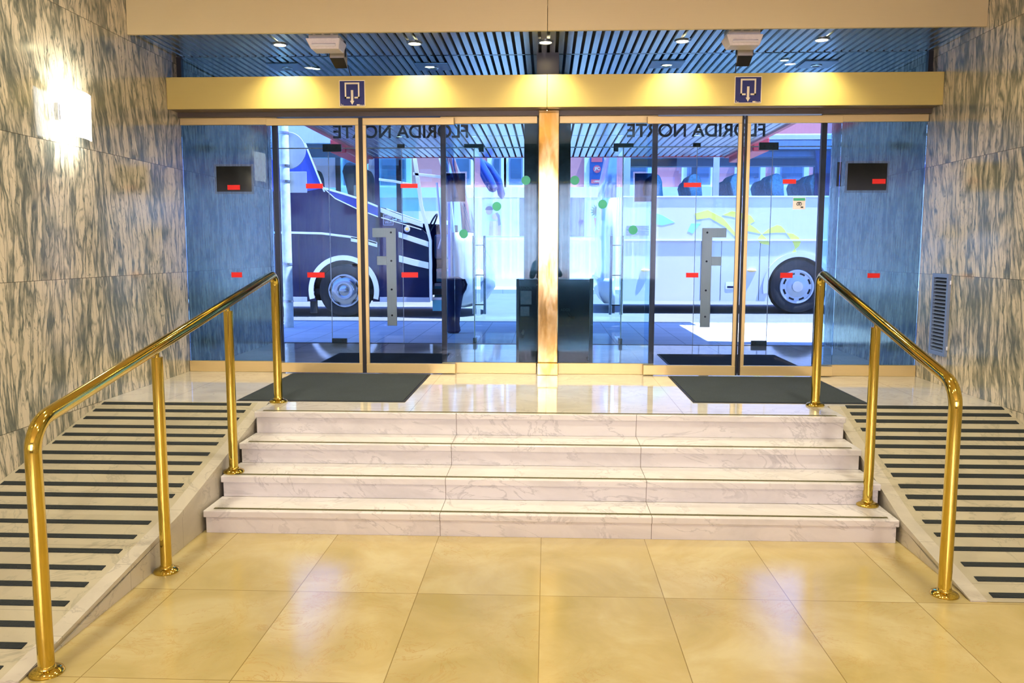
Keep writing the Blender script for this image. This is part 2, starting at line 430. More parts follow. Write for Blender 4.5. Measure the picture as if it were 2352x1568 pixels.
def tag(o, label=None, cat=None, group=None, kind=None):
    if label: o['label'] = label
    if cat: o['category'] = cat
    if group: o['group'] = group
    if kind: o['kind'] = kind
    return o
def thing(name, loc, label, cat, group=None, kind=None):
    o = bpy.data.objects.new(name, None); COL.objects.link(o); o.location = loc; o.empty_display_size = .1
    return tag(o, label, cat, group, kind)
def box(*a): return MB().box(*a)
def st(o, label, cat): return tag(o, label, cat, None, 'structure')
def arc(c, r, a0, a1, n=12):
    return [(c[0]+r*math.cos(math.radians(a0+(a1-a0)*i/n)), c[1]+r*math.sin(math.radians(a0+(a1-a0)*i/n))) for i in range(n+1)]
def disc_poly(cx, cz, r, n=28): return [(cx+r*math.cos(2*PI*i/n), cz+r*math.sin(2*PI*i/n)) for i in range(n)]
def text(name, body, x0, x1, z0, z1, y, mat, parent=None, facing=-1, depth=.004, bold=.0):
    """lettering fitted into a box on the plane Y=y; facing -1 reads from the hall, +1 from the street"""
    cu = bpy.data.curves.new('t', 'FONT'); cu.body = body; cu.size = 1; cu.extrude = .02; cu.offset = bold
    o = bpy.data.objects.new('t', cu); COL.objects.link(o)
    bpy.context.view_layer.update()
    me = bpy.data.meshes.new_from_object(o.evaluated_get(bpy.context.evaluated_depsgraph_get()))
    bpy.data.objects.remove(o); bpy.data.curves.remove(cu)
    xs = [v.co.x for v in me.vertices]; ys = [v.co.y for v in me.vertices]
    a, b, c, d = min(xs), max(xs), min(ys), max(ys)
    for v in me.vertices:
        u = (v.co.x-a)/(b-a); w = (v.co.y-c)/(d-c); t = v.co.z/.02*depth/2
        if facing > 0: u = 1-u
        v.co = (x0+(x1-x0)*u, y + t*(1 if facing > 0 else -1), z0+(z1-z0)*w)
    me.materials.clear(); me.materials.append(M[mat]); me.name = name
    bm = bmesh.new(); bm.from_mesh(me); bmesh.ops.recalc_face_normals(bm, faces=bm.faces); bm.to_mesh(me); bm.free()
    o = bpy.data.objects.new(name, me); COL.objects.link(o)
    if parent is not None: set_parent(o, parent)
    return o

HL = .5565            # landing height
ZS = [.1378, .2706, .4043, HL]
YR = [4.752, 5.034, 5.362, 5.664]
WX = 3.31
YB = -6.0             # back of the lobby
ZC = 4.3              # lobby ceiling
YD, YO = 7.56, 9.95   # inner and outer door planes
ZV = 3.385            # slatted ceiling
G = .43               # road level
#%%SETTING
# ------------------------------------------------------------------ the shell of the lobby
st(box(-WX, WX, YB, 6.1, -.1, 0).build('floor', 'floor'), 'polished beige marble tile floor of the lobby below the steps', 'floor')
st(box(-WX-.2, -WX, YB, YD, 0, ZC).build('wall_left', 'wallL'), 'grey-streaked marble lobby wall carrying the lit lamp', 'wall')
st(box(WX, WX+.2, YB, YD, 0, ZC).build('wall_right', 'wallR'), 'grey-streaked marble lobby wall with the louvred vent', 'wall')
st(box(-WX-.2, -WX, YD, YO+.12, 0, ZC).build('wall_vestibule_left', 'wallV'), 'blue-lit marble vestibule wall behind the glass beside the lamp wall', 'wall')
st(box(WX, WX+.2, YD, YO+.12, 0, ZC).build('wall_vestibule_right', 'wallV'), 'blue-lit marble vestibule wall behind the glass on the vent side', 'wall')
st(box(-WX-.2, WX+.2, YB-.2, YB, 0, ZC).build('wall_back', 'wood'), 'dark panelled wall at the far end of the lobby behind the viewer', 'wall')
st(box(-WX-.2, WX+.2, YB, 6.66, ZC, ZC+.2).build('ceiling', 'ceil'), 'cream lobby ceiling above the steps', 'ceiling')
# slatted ceiling over the doors and vestibule
def slats(x0, x1, y0, y1, z, pitch, w, h):
    m = MB(); x = x0
    while x < x1-.01:
        m.prism([(x, z+h), (x+.006, z), (x+w-.006, z), (x+w, z+h)], y0, y1, 'y'); x += pitch
    return m
r = st(thing('ceiling', (0, 8.2, ZV), 'bluish steel slat ceiling over the doors and the vestibule', 'ceiling'), None, None)
box(-WX, WX, 6.68, YO+.1, ZV+.03, ZV+.15).build('backing', 'slatback', r)
slats(-WX+.01, WX-.01, 6.70, 7.535, ZV, .072, .056, .022).build('slat_panel', 'slat', r)
slats(-WX+.01, WX-.01, 7.575, YO+.05, ZV, .072, .056, .022).build('slat_panel', 'slat', r)
# fascia and beam, each of two sheets meeting at the column
r = st(thing('trim_1', (0, 6.65, 3.36), 'broad champagne metal fascia across the top of the view', 'fascia'), None, None)
for a, b in ((-WX+.002, -.006), (-.003, WX-.002)):
    MB().box(a, b, 6.65, 6.68, 3.36, ZC).build('sheet', 'fascia', r, bevel=.002)
r = st(thing('trim_2', (0, 7.30, 2.89), 'gold metal beam over the doors carrying the two exit signs', 'beam'), None, None)
for a, b in ((-WX+.003, -.006), (-.003, WX-.003)):
    box(a, b, 7.30, 7.325, 2.893, 3.163).build('face', 'beam', r, bevel=.002)
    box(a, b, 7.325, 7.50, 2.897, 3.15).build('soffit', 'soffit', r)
box(-WX+.003, WX-.003, 7.50, 7.66, 2.855, 3.15).build('door_track', 'trackmetal', r)
# landing, vestibule floor, steps
st(MB().box(-2.03, 2.03, 5.664, YO+.06, HL-.04, HL).box(-2.02, 2.02, 5.70, YO+.05, -.02, HL-.041).build('floor', 'landing'), 'glossy cream marble landing in front of and behind the glass doors', 'floor')
m = MB().box(-WX, -2.03, 6.0, YO+.06, -.02, HL).box(2.03, WX, 6.05, YO+.06, -.02, HL)
st(m.build('floor', 'landing'), 'cream marble landing strips at the heads of the two ramps', 'floor')
r = thing('staircase', (0, 5.2, 0), 'wide flight of four white marble steps up to the glass doors', 'steps')
for i in range(4):
    z0 = 0 if i == 0 else ZS[i-1]; back = YR[i+1] + .012 if i < 3 else 5.98
    w = 2.035
    box(-w+.012, w-.012, YR[i], YR[i]+.03, z0, ZS[i]-.042).build('riser', 'step', r)
    box(-w, w, YR[i]-.014, (YR[i+1]+.0 if i < 3 else 5.664), ZS[i]-.042, ZS[i]).build('tread', 'step', r, bevel=.006)
    box(-w+.05, w-.05, YR[i]+.022, YR[i]+.045, ZS[i]-.001, ZS[i]+.002).build('grip_strip', 'treadgrip', r)
# joints between the three slabs of each step
for i in range(4):
    z0 = 0 if i == 0 else ZS[i-1]
    for x in (-.62, .62):
        m = MB(); m.box(x-.0015, x+.0015, YR[i]-.0005, YR[i]+.01, z0, ZS[i]-.042)
        m.box(x-.0015, x+.0015, YR[i]-.0146, (YR[i+1] if i < 3 else 5.664), ZS[i]-.040, ZS[i]+.0006)
        m.build('joint', 'joint', r)

# ------------------------------------------------------------------ ramps
def ramp(side, prof, ys, label):
    xi, xo = 2.055*side, (WX-.004)*side
    r = thing('wheelchair_ramp', (2.7*side, prof[0][0], 0), label, 'ramp')
    poly = prof + [(prof[-1][0], 0)]
    MB().prism(poly, 2.06*side, xo, 'x').build('slab', 'ramp', r)
    up = [(y, z+.006) for y, z in prof]
    # side wall facing the steps with a thin cap stone
    m = MB().prism([(y, max(0, z-.03)) for y, z in prof[1:]] + [(prof[-1][0], 0), (prof[0][0]+.25, 0)], 2.052*side, 2.0605*side, 'x')
    m.build('side_wall', 'curb', r)
    lo = [(y, max(.0005, z-.028)) for y, z in prof]
    MB().prism(up + lo[::-1], 2.046*side, 2.125*side, 'x').build('cap_stone', 'curb', r)
    def zz(y):
        for (a, b), (c, d) in zip(prof, prof[1:]):
            if a <= y <= c: return b + (d-b)*(y-a)/(c-a), math.atan2(d-b, c-a)
        return 0, 0
    for y in ys:
        z, a = zz(y); w = .021; dy, dz = w*math.cos(a), w*math.sin(a)
        e = .004
        x0, x1 = 2.17*side, (WX-.03)*side
        o = MB()
        o.add([(x0, y-dy, z-dz+.0005), (x1, y-dy, z-dz+.0005), (x1, y+dy, z+dz+.0005), (x0, y+dy, z+dz+.0005),
               (x0, y-dy, z-dz+e), (x1, y-dy, z-dz+e), (x1, y+dy, z+dz+e), (x0, y+dy, z+dz+e)],
              [(0,1,2,3),(4,5,6,7),(0,1,5,4),(1,2,6,5),(2,3,7,6),(3,0,4,7)])
        o.build('grip_strip', 'grip', r)
        x2 = 2.14*side
        o = MB().add([(x2, y-dy, z-dz+.001), (x0, y-dy, z-dz+.001), (x0, y+dy, z+dz+.001), (x2, y+dy, z+dz+.001)], [(0, 1, 2, 3)])
    return r
PL = [(3.0, 0.002), (4.45, .2), (6.0, HL)]
PR = [(3.94, 0.002), (4.75, .132), (6.05, HL)]
YSL = [5.959, 5.837, 5.709, 5.572, 5.444, 5.326, 5.181, 5.055, 4.929, 4.781, 4.657, 4.519, 4.357, 4.193, 4.038, 3.871, 3.716, 3.553, 3.389, 3.234, 3.078]
YSR = [6.041, 5.943, 5.847, 5.733, 5.631, 5.528, 5.407, 5.302, 5.201, 5.084, 4.977, 4.865, 4.741, 4.591, 4.439, 4.28, 4.14, 3.995]
ramp(-1, PL, YSL, 'long marble ramp with black grip strips climbing beside the lamp wall')
ramp(1, PR, YSR, 'shorter marble ramp with black grip strips climbing beside the vented wall')
# ------------------------------------------------------------------ brass handrails
def handrail(x, posts, top, label):
    """posts: base points; top: (y,z) of the bend corners at the low and the high end"""
    r = thing('handrail', (x, posts[0][1], 0), label, 'handrail')
    (y0, z0), (y1, z1) = top
    a = Vector((x, y0, z0)); b = Vector((x, y1, z1)); d = (b-a).normalized(); R = .13
    def fillet(c, u, v, rad):
        half = math.acos(max(-1, min(1, u.dot(v))))/2; k = rad/math.tan(half)
        p, q = c+u*k, c+v*k; cen = c + (u+v).normalized()*rad/math.sin(half)
        pts = []
        for i in range(11):
            t = i/10; w = (p-cen).lerp(q-cen, t).normalized()*rad; pts.append(cen+w)
        return pts
    down = Vector((0, 0, -1))
    path = [Vector((x, y0, posts[0][2]))] + fillet(a, down, d, .13) + fillet(b, -d, down, .075) + [Vector((x, y1, posts[-1][2]))]
    MB().tube(path, .031, 20).build('rail', 'brass', r, smooth=True)
    for (px, py, pz) in posts[1:-1]:
        zt = z0 + (z1-z0)*(py-y0)/(y1-y0)
        MB().tube([(x, py, pz), (x, py, zt-.05)], .0285, 20).build('post', 'brass', r, smooth=True)
        MB().tube([(x, py, zt-.055), (x, py, zt-.02)], .012, 12).build('connector', 'brass', r, smooth=True)
    for (px, py, pz) in posts:
        MB().lathe([(.064, 0), (.066, .006), (.062, .014), (.048, .021), (.036, .024), (.033, .034), (.03, .036)], (x, py, pz), 'z', 32).build('base_flange', 'brass', r, smooth=True)
    return r
handrail(-1.985, [(0, 3.085, 0), (0, 4.142, 0), (0, 5.115, ZS[1]), (0, 6.03, HL)], ((3.085, 1.005), (6.03, 1.508)), 'long brass handrail on four posts beside the lamp-side ramp')
handrail(1.958, [(0, 4.017, 0), (0, 5.024, ZS[0]), (0, 6.07, HL)], ((4.017, 1.035), (6.07, 1.525)), 'shorter brass handrail on three posts beside the vent-side ramp')

# ------------------------------------------------------------------ inner glass front
def sticker(x0, x1, z0, z1, y, parent): box(x0, x1, y-.0015, y+.0005, z0, z1).build('red_sticker', 'red', parent)
def leaf(n, x0, x1, meet, label, reds):
    """sliding leaf; meet = -1/+1 side of the gold meeting stile"""
    y0, y1 = 7.475, 7.505
    r = st(thing('door_%d' % n, ((x0+x1)/2, 7.49, HL), label, 'sliding door'), None, None)
    box(x0+.004, x1-.004, 7.484, 7.496, .645, 2.785).build('glass_pane', 'glass', r)
    box(x0, x1, y0, y1, 2.776, 2.838).build('top_rail', 'rail', r, bevel=.003)
    box(x0, x1, y0-.005, y1+.005, HL+.008, .652).build('bottom_rail', 'rail', r, bevel=.003)
    a, b = (x1-.03, x1) if meet > 0 else (x0, x0+.03)
    box(a, b, y0, y1, .652, 2.776).build('meeting_stile', 'stile', r, bevel=.002)
    c, d = (x1, x1+.018) if meet > 0 else (x0-.018, x0)
    box(c, d, y0+.004, y1-.004, HL+.008, 2.84).build('rubber_seal', 'seal', r)
    for q in reds: sticker(*q, 7.483, r)
    return r
leaf(1, -2.50, -1.672, 1, 'sliding glass leaf nearest the lamp wall, navy coach wheel behind it', [(-2.156, -2.003, 2.225, 2.267), (-2.164, -2.006, 1.43, 1.477)])
leaf(2, -1.636, -.823, -1, 'sliding glass leaf showing the navy coach front door behind it', [(-1.304, -1.152, 2.227, 2.265), (-1.306, -1.157, 1.433, 1.479)])
leaf(3, .872, 1.690, 1, 'sliding glass leaf in front of the white coach and a metal pull handle', [(1.198, 1.348, 2.23, 2.268), (1.236, 1.345, 1.439, 1.481)])
r = leaf(4, 1.735, 2.55, -1, 'sliding glass leaf in front of the white coach wheel, with a square sticker', [(2.056, 2.17, 2.258, 2.296), (2.063, 2.171, 1.437, 1.483)])
s = box(2.149, 2.258, 7.4822, 7.4835, 2.036, 2.138).build('square_sticker', 'whiteplastic', r)
box(2.153, 2.254, 7.4812, 7.4822, 2.112, 2.134).build('green_band', 'green', s)
m = MB()
for cx in (2.192, 2.215):
    p = disc_poly(cx, 2.083, .0125, 20); q = disc_poly(cx, 2.083, .008, 20)
    for i in range(20):
        j = (i+1) % 20; m.quad((p[i][0], 7.4808, p[i][1]), (p[j][0], 7.4808, p[j][1]), (q[j][0], 7.4808, q[j][1]), (q[i][0], 7.4808, q[i][1]))
m.prism([(2.18, 2.098), (2.2035, 2.094), (2.227, 2.098), (2.2035, 2.101)], 7.4806, 7.481, 'y')
m.build('round_eyes_emblem', 'letter', s)
box(2.218, 2.24, 7.4808, 7.4815, 2.05, 2.06).build('small_print', 'letter', s)
def fixed(n, x0, x1, edge, label):
    """fixed pane with a dark stile on the side where the leaf slides past"""
    r = st(thing('window_%d' % n, ((x0+x1)/2, YD, HL), label, 'fixed glass pane'), None, None)
    box(x0+.004, x1-.004, YD-.005, YD+.005, .645, 2.80).build('glass_pane', 'fixedglass', r)
    box(x0, x1, YD-.02, YD+.02, 2.793, 2.855).build('top_rail', 'rail', r, bevel=.003)
    box(x0, x1, YD-.025, YD+.025, HL, .657).build('bottom_rail', 'rail', r, bevel=.003)
    a, b = (x1-.045, x1) if edge > 0 else (x0, x0+.045)
    box(a, b, YD-.02, YD+.02, .657, 2.793).build('edge_stile', 'darkmetal', r)
    return r
w1 = fixed(1, -WX+.005, -2.425, 1, 'fixed glass pane against the lamp wall, blue-lit marble behind')
w2 = fixed(2, -.952, -.09, -1, 'fixed glass pane between the navy coach view and the brass column')
w3 = fixed(3, .105, .972, 1, 'fixed glass pane just past the brass column, white coach tail behind')
w4 = fixed(4, 2.395, WX-.005, -1, 'fixed glass pane against the vented wall, blue-lit marble behind')
for w, qs in ((w1, [(-2.896, -2.781, 2.219, 2.262), (-2.888, -2.789, 1.427, 1.474)]), (w4, [(2.851, 2.965, 2.261, 2.303), (2.848, 2.956, 1.437, 1.479)])):
    for q in qs: sticker(*q, YD-.0075, w)
for w, (a, b, c, d) in ((w1, (-2.994, -2.674, 2.203, 2.429)), (w4, (2.634, 2.976, 2.205, 2.439))):
    box(a-.02, b+.02, YD-.0062, YD-.0052, c-.022, d+.018).build('frosted_border', 'frost', w)
    box(a, b, YD-.0072, YD-.0062, c, d).build('black_plaque', 'plaque', w)
box(2.541, 2.575, YD-.02, YD-.005, 2.239, 2.448).build('black_grip', 'seal', w4)
for w, (a, b, c, d) in ((w2, (-.904, -.733, 2.111, 2.362)), (w3, (.776, .95, 2.109, 2.357))):
    m = MB().box(a-.014, b+.014, YD-.0065, YD-.0055, d, d+.014).box(a-.014, b+.014, YD-.0065, YD-.0055, c-.014, c).box(a-.014, a, YD-.0065, YD-.0055, c, d).box(b, b+.014, YD-.0065, YD-.0055, c, d)
    m.build('white_border', 'palefilm', w)
    box(a, b, YD-.0065, YD-.0055, c, d).build('dark_panel', 'darkfilm', w)
for w, ds in ((w2, [(-.19, 2.298), (-.451, 2.068), (-.751, 1.824)]), (w3, [(.245, 2.297), (.495, 2.086), (.769, 1.859)])):
    for x, z in ds: MB().prism(disc_poly(x, z, .0405), YD-.0085, YD-.007, 'y').build('green_dot', 'green', w)
# glass above the beam
r = st(thing('window_5', (0, 7.55, 3.15), 'strip of glass between the gold beam and the slat ceiling', 'glass strip'), None, None)
for a, b in ((-WX+.03, -.1), (.1, WX-.03)):
    box(a, b, 7.551, 7.559, 3.15, ZV).build('glass_pane', 'fixedglass', r)
for a, b in ((-WX, -WX+.04), (WX-.04, WX)): box(a, b, 7.53, 7.58, 3.15, ZV).build('end_frame', 'darkmetal', r)
# the column
r = st(thing('column', (.012, 7.52, HL), 'square brass-clad column standing between the two pairs of doors', 'column'), None, None)
box(-.078, .102, 7.46, 7.62, .672, 2.895).build('brass_cladding', 'patchybrass', r, bevel=.006)
box(-.083, .107, 7.452, 7.628, HL, .668).build('base_shoe', 'patchybrass', r, bevel=.005)
box(-.095, .095, 7.48, 7.70, 2.9, ZV).build('upper_shaft', 'darkmetal', r)

# ------------------------------------------------------------------ signs and lamps
def exit_sign(x0, x1, z0, z1, label):
    y = 7.298; r = thing('exit_sign', ((x0+x1)/2, y, z0), label, 'exit sign')
    W = x1-x0; Hh = z1-z0
    X = lambda u: x0+W*u
    Z = lambda v: z1-Hh*v
    box(x0, x1, y-.003, y+.002, z0, z1).build('backing_plate', 'signwhite', r)
    box(X(.025), X(.975), y-.0045, y-.0025, Z(.975), Z(.028)).build('blue_field', 'signblue', r)
    yy = (y-.0058, y-.0045)
    b = lambda m, a, c, d, e: m.box(X(a), X(c), yy[0], yy[1], Z(e), Z(d))
    m = MB(); b(m, .215, .79, .085, .15); b(m, .215, .275, .15, .70); b(m, .73, .79, .15, .70); b(m, .215, .41, .635, .70); b(m, .59, .79, .635, .70)
    m.build('open_square_symbol', 'signwhite', r)
    m = MB().prism([(X(.455), Z(.375)), (X(.545), Z(.375)), (X(.545), Z(.79)), (X(.585), Z(.79)), (X(.5), Z(.945)), (X(.415), Z(.79)), (X(.455), Z(.79))], yy[0], yy[1], 'y')
    m.build('arrow_symbol', 'signwhite', r)
    for q in ((.675, .79, .925, .97), (.81, .865, .945, .96), (.90, .95, .945, .96), (.06, .075, .9, .96), (.085, .16, .945, .96)):
        m = MB(); b(m, *q); m.build('small_print', 'signwhite', r)
exit_sign(-1.792, -1.569, 2.908, 3.125, 'blue exit arrow sign on the lamp-side half of the gold beam')
exit_sign(1.576, 1.800, 2.914, 3.134, 'blue exit arrow sign on the vent-side half of the gold beam')
def downlight(x, y, label, big=True):
    r = thing('downlight', (x, y, ZV), label, 'downlight', 'bright downlights over the gold beam' if big else 'small downlights in the vestibule ceiling')
    R = .052 if big else .04
    MB().lathe([(R+.014, -.004), (R+.014, -.008), (R, -.009), (R-.004, -.002), (R-.006, .012), (R+.014, .012)], (x, y, ZV), 'z', 28, False).build('trim_ring', 'steel', r, smooth=True)
    MB().lathe([(R-.005, -.004), (R*.5, -.006), (.001, -.007)], (x, y, ZV), 'z', 24, False).build('lamp_face', 'lampglow' if big else 'lampglow2', r, smooth=True)
for x, l in zip((-2.239, -1.107, -.02, 1.10, 2.226), ('bright downlight nearest the lamp wall, above the gold beam', 'bright downlight between the exit sign and the column on the lamp side',
        'bright downlight directly above the brass column', 'bright downlight between the column and the vent-side exit sign', 'bright downlight nearest the vented wall, above the gold beam')):
    downlight(x, 7.112, l)
downlight(-2.19, 8.04, 'small dim downlight in the vestibule ceiling beside the lamp-side sensor', False)
downlight(2.13, 7.84, 'small dim downlight in the vestibule ceiling past the vent-side sensor', False)
for x, y, l in ((-2.44, 7.955, 'square blanking plate with a round spot nearest the lamp wall'), (-1.07, 7.986, 'square blanking plate with a round spot before the column, lamp side'),
                (1.089, 7.972, 'square blanking plate with a round spot before the column, vent side'), (2.47, 8.021, 'square blanking plate with a round spot nearest the vented wall')):
    r = thing('spot_plate', (x, y, ZV-.01), l, 'ceiling plate', 'square spot plates in the vestibule ceiling')
    box(x-.15, x+.15, y-.16, y+.13, ZV-.012, ZV-.004).build('plate', 'vent', r)
    MB().lathe([(.05, -.012), (.05, -.02), (.038, -.022), (.034, -.014)], (x, y, ZV), 'z', 24, False).build('ring', 'chrome', r, smooth=True)
    MB().lathe([(.036, -.015), (.001, -.0155)], (x, y, ZV), 'z', 24, False).build('lens', 'diffuser', r)
def emergency_light(x0, x1, label):
    y = 6.84; r = thing('emergency_light', ((x0+x1)/2, y, ZV-.01), label, 'emergency light')
    box(x0+.02, x1-.02, y-.02, y+.16, ZV-.03, ZV+.03).build('base', 'whiteplastic', r, bevel=.004)
    m = MB(); z1, z0 = ZV-.028, ZV-.105
    m.add([(x0, y-.045, z1), (x1, y-.045, z1), (x1, y+.19, z1), (x0, y+.19, z1), (x0+.035, y-.01, z0), (x1-.02, y-.01, z0), (x1-.02, y+.155, z0), (x0+.035, y+.155, z0)],
          [(0,3,2,1),(4,5,6,7),(0,1,5,4),(1,2,6,5),(2,3,7,6),(3,0,4,7)])
    m.build('diffuser', 'diffuser', r, bevel=.006)
    MB().tube([(x0+.05, y-.028, z0+.028), (x1-.04, y-.028, z0+.028)], .011, 12).build('tube', 'whiteplastic', r, smooth=True)
emergency_light(-1.935, -1.655, 'white emergency light box on the ceiling above the lamp-side exit sign')
emergency_light(1.395, 1.68, 'white emergency light box on the ceiling above the vent-side exit sign')
def sensor(x0, x1, z0, z1, label, cable):
    y = 7.14; xc = (x0+x1)/2
    r = thing('door_sensor', (xc, y, z0), label, 'sensor box')
    m = MB(); m.add([(x0, y, z0+.055), (x1, y, z0+.055), (x1, y, z1), (x0, y, z1), (x0+.015, y+.12, z0), (x1, y+.12, z0), (x1, y+.12, z1), (x0+.015, y+.12, z1)],
                    [(0,1,2,3),(4,7,6,5),(0,4,5,1),(1,5,6,2),(2,6,7,3),(3,7,4,0)])
    m.build('housing', 'greycase', r, bevel=.003)
    m = MB(); m.add([(x0+.001, y-.001, z0+.052), (x1-.001, y-.001, z0+.052), (x1-.001, y+.121, z0-.004), (x0+.016, y+.121, z0-.004),
                     (x0+.001, y-.001, z0+.057), (x1-.001, y-.001, z0+.057), (x1-.001, y+.121, z0+.002), (x0+.016, y+.121, z0+.002)],
                    [(0,1,2,3),(4,5,6,7),(0,1,5,4),(1,2,6,5),(2,3,7,6),(3,0,4,7)])
    m.build('lens_face', 'blackplastic', r)
    m = MB().box(x0-.01, x0-.003, y+.02, y+.05, z0+.07, ZV+.01).box(x1+.003, x1+.01, y+.02, y+.05, z0+.07, ZV+.01).box(x0-.01, x1+.01, y+.02, y+.05, z1, z1+.008)
    m.build('bracket', 'blackplastic', r)
    MB().tube([(cable, y+.1, z0+.02), (cable+.004, y+.13, z0-.02), (cable+.012, y+.19, 3.152)], .004, 8).build('cable', 'seal', r, smooth=True)
sensor(-1.828, -1.708, 3.222, 3.345, 'small grey sensor box hanging behind the lamp-side emergency light', -1.70)
sensor(1.560, 1.682, 3.213, 3.338, 'small grey sensor box hanging behind the vent-side emergency light', 1.57)
# wall sconce: bowed white shield standing off the wall on a bracket
r = thing('wall_sconce', (-WX, 5.8, 2.62), 'glowing white shield-shaped lamp on the streaked marble wall', 'wall lamp')
rows = []
for i in range(9):
    v = i/8; z = 2.44+.315*v; h = .185 + .015*(v-.5); rows.append([(-WX+.085+.04*math.cos(PI*u/12-PI/2), 5.715+h*(u/6-1), z) for u in range(13)])
MB().grid(rows).build('shade', 'sconceglow', r, smooth=True, solid=.006)
box(-WX, -WX+.03, 5.60, 5.83, 2.545, 2.66).build('backplate', 'steel', r, bevel=.003)
box(-WX+.03, -WX+.085, 5.62, 5.81, 2.55, 2.655).build('lamp_body', 'greycase', r)

# louvred vent
y0, y1, z0, z1 = 6.985, 7.275, .805, 1.488; x = WX
r = thing('vent_grille', (x, 7.13, z0), 'tall blue-lit louvred vent on the marble wall by the handrail', 'vent')
m = MB().box(x-.022, x, y0, y0+.03, z0, z1).box(x-.022, x, y1-.03, y1, z0, z1).box(x-.022, x, y0+.03, y1-.03, z0, z0+.035).box(x-.022, x, y0+.03, y1-.03, z1-.032, z1)
m.build('frame', 'vent', r)
m = MB(); n = 20
for i in range(n):
    zc = z0+.035+(z1-z0-.067)*(i+.5)/n
    m.add([(x-.02, y0+.03, zc-.012), (x-.02, y1-.03, zc-.012), (x-.002, y1-.03, zc+.006), (x-.002, y0+.03, zc+.006),
           (x-.02, y0+.03, zc-.010), (x-.02, y1-.03, zc-.010), (x-.002, y1-.03, zc+.008), (x-.002, y0+.03, zc+.008)],
          [(0,1,2,3),(4,7,6,5),(0,4,5,1),(1,5,6,2),(2,6,7,3),(3,7,4,0)])
m.build('louvres', 'vent', r)
box(x-.002, x, y0+.03, y1-.03, z0+.035, z1-.032).build('dark_backing', 'slatback', r)  # flat dark sheet painting the shade seen between the louvres
for yy, zz in ((y0-.006, z1-.07), (y1+.006, z1-.07), (y0-.006, z0+.07), (y1+.006, z0+.07)):
    box(x-.012, x, yy-.008, yy+.008, zz-.017, zz+.017).build('clip', 'chrome', r, bevel=.003)
# mats
def mat(name, x0, x1, y0, y1, label):
    r = thing(name, ((x0+x1)/2, (y0+y1)/2, HL), label, 'door mat')
    box(x0, x1, y0, y1, HL+.0005, HL+.004).build('rubber_edge', 'matrim', r)
    box(x0+.018, x1-.018, y0+.018, y1-.018, HL+.003, HL+.0075).build('pile', 'mat', r)
mat('door_mat', -2.31, -1.045, 6.055, 7.44, 'charcoal mat on the landing at the lamp-side doors')
mat('door_mat', 1.09, 2.375, 6.14, 7.44, 'charcoal mat on the landing at the vent-side doors')
mat('door_mat', -2.26, -1.0, 7.66, 8.96, 'dark mat inside the vestibule behind the lamp-side doors')
mat('door_mat', 1.2, 2.46, 7.66, 9.03, 'dark mat inside the vestibule behind the vent-side doors')

# ------------------------------------------------------------------ vestibule: outer glass front
TZ = 2.872
def outer_pane(n, x0, x1, label, z0=HL+.004, z1=TZ-.003):
    r = st(thing('window_%d' % n, ((x0+x1)/2, YO, z0), label, 'fixed glass pane'), None, None)
    box(x0+.003, x1-.003, YO-.005, YO+.005, z0, z1).build('glass_pane', 'outerglass', r)
    return r
outer_pane(6, -3.28, -2.592, 'outer sidelight pane by the pale street sign post')
outer_pane(7, -.855, -.27, 'outer sidelight pane between the navy coach nose and the dark pillar')
outer_pane(8, .27, .885, 'outer sidelight pane between the dark pillar and the white coach tail')
outer_pane(9, 2.608, 3.28, 'outer sidelight pane in front of the white coach wheel')
def transom(n, x0, x1, tx0, tx1, label):
    r = outer_pane(n, x0, x1, label, TZ+.003, ZV)
    box(x0, x1, YO-.0058, YO+.0058, TZ-.006, TZ+.006).build('glass_edge', 'edge', r)
    mx = -1.722 if x0 < 0 else 1.732
    box(mx-.044, mx+.044, YO-.016, YO+.016, TZ, TZ+.044).build('centre_patch', 'fitting', r, bevel=.002)
    text('lettering', 'FLORIDA NORTE', tx0, tx1, 2.985, 3.142, YO+.008, 'letter', r, facing=1, bold=.02)
    return r
transom(10, -3.28, -.27, -2.529, -.93, 'outer transom glass lettered in black above the lamp-side street doors')
transom(11, .27, 3.28, .923, 2.515, 'outer transom glass lettered in black above the vent-side street doors')
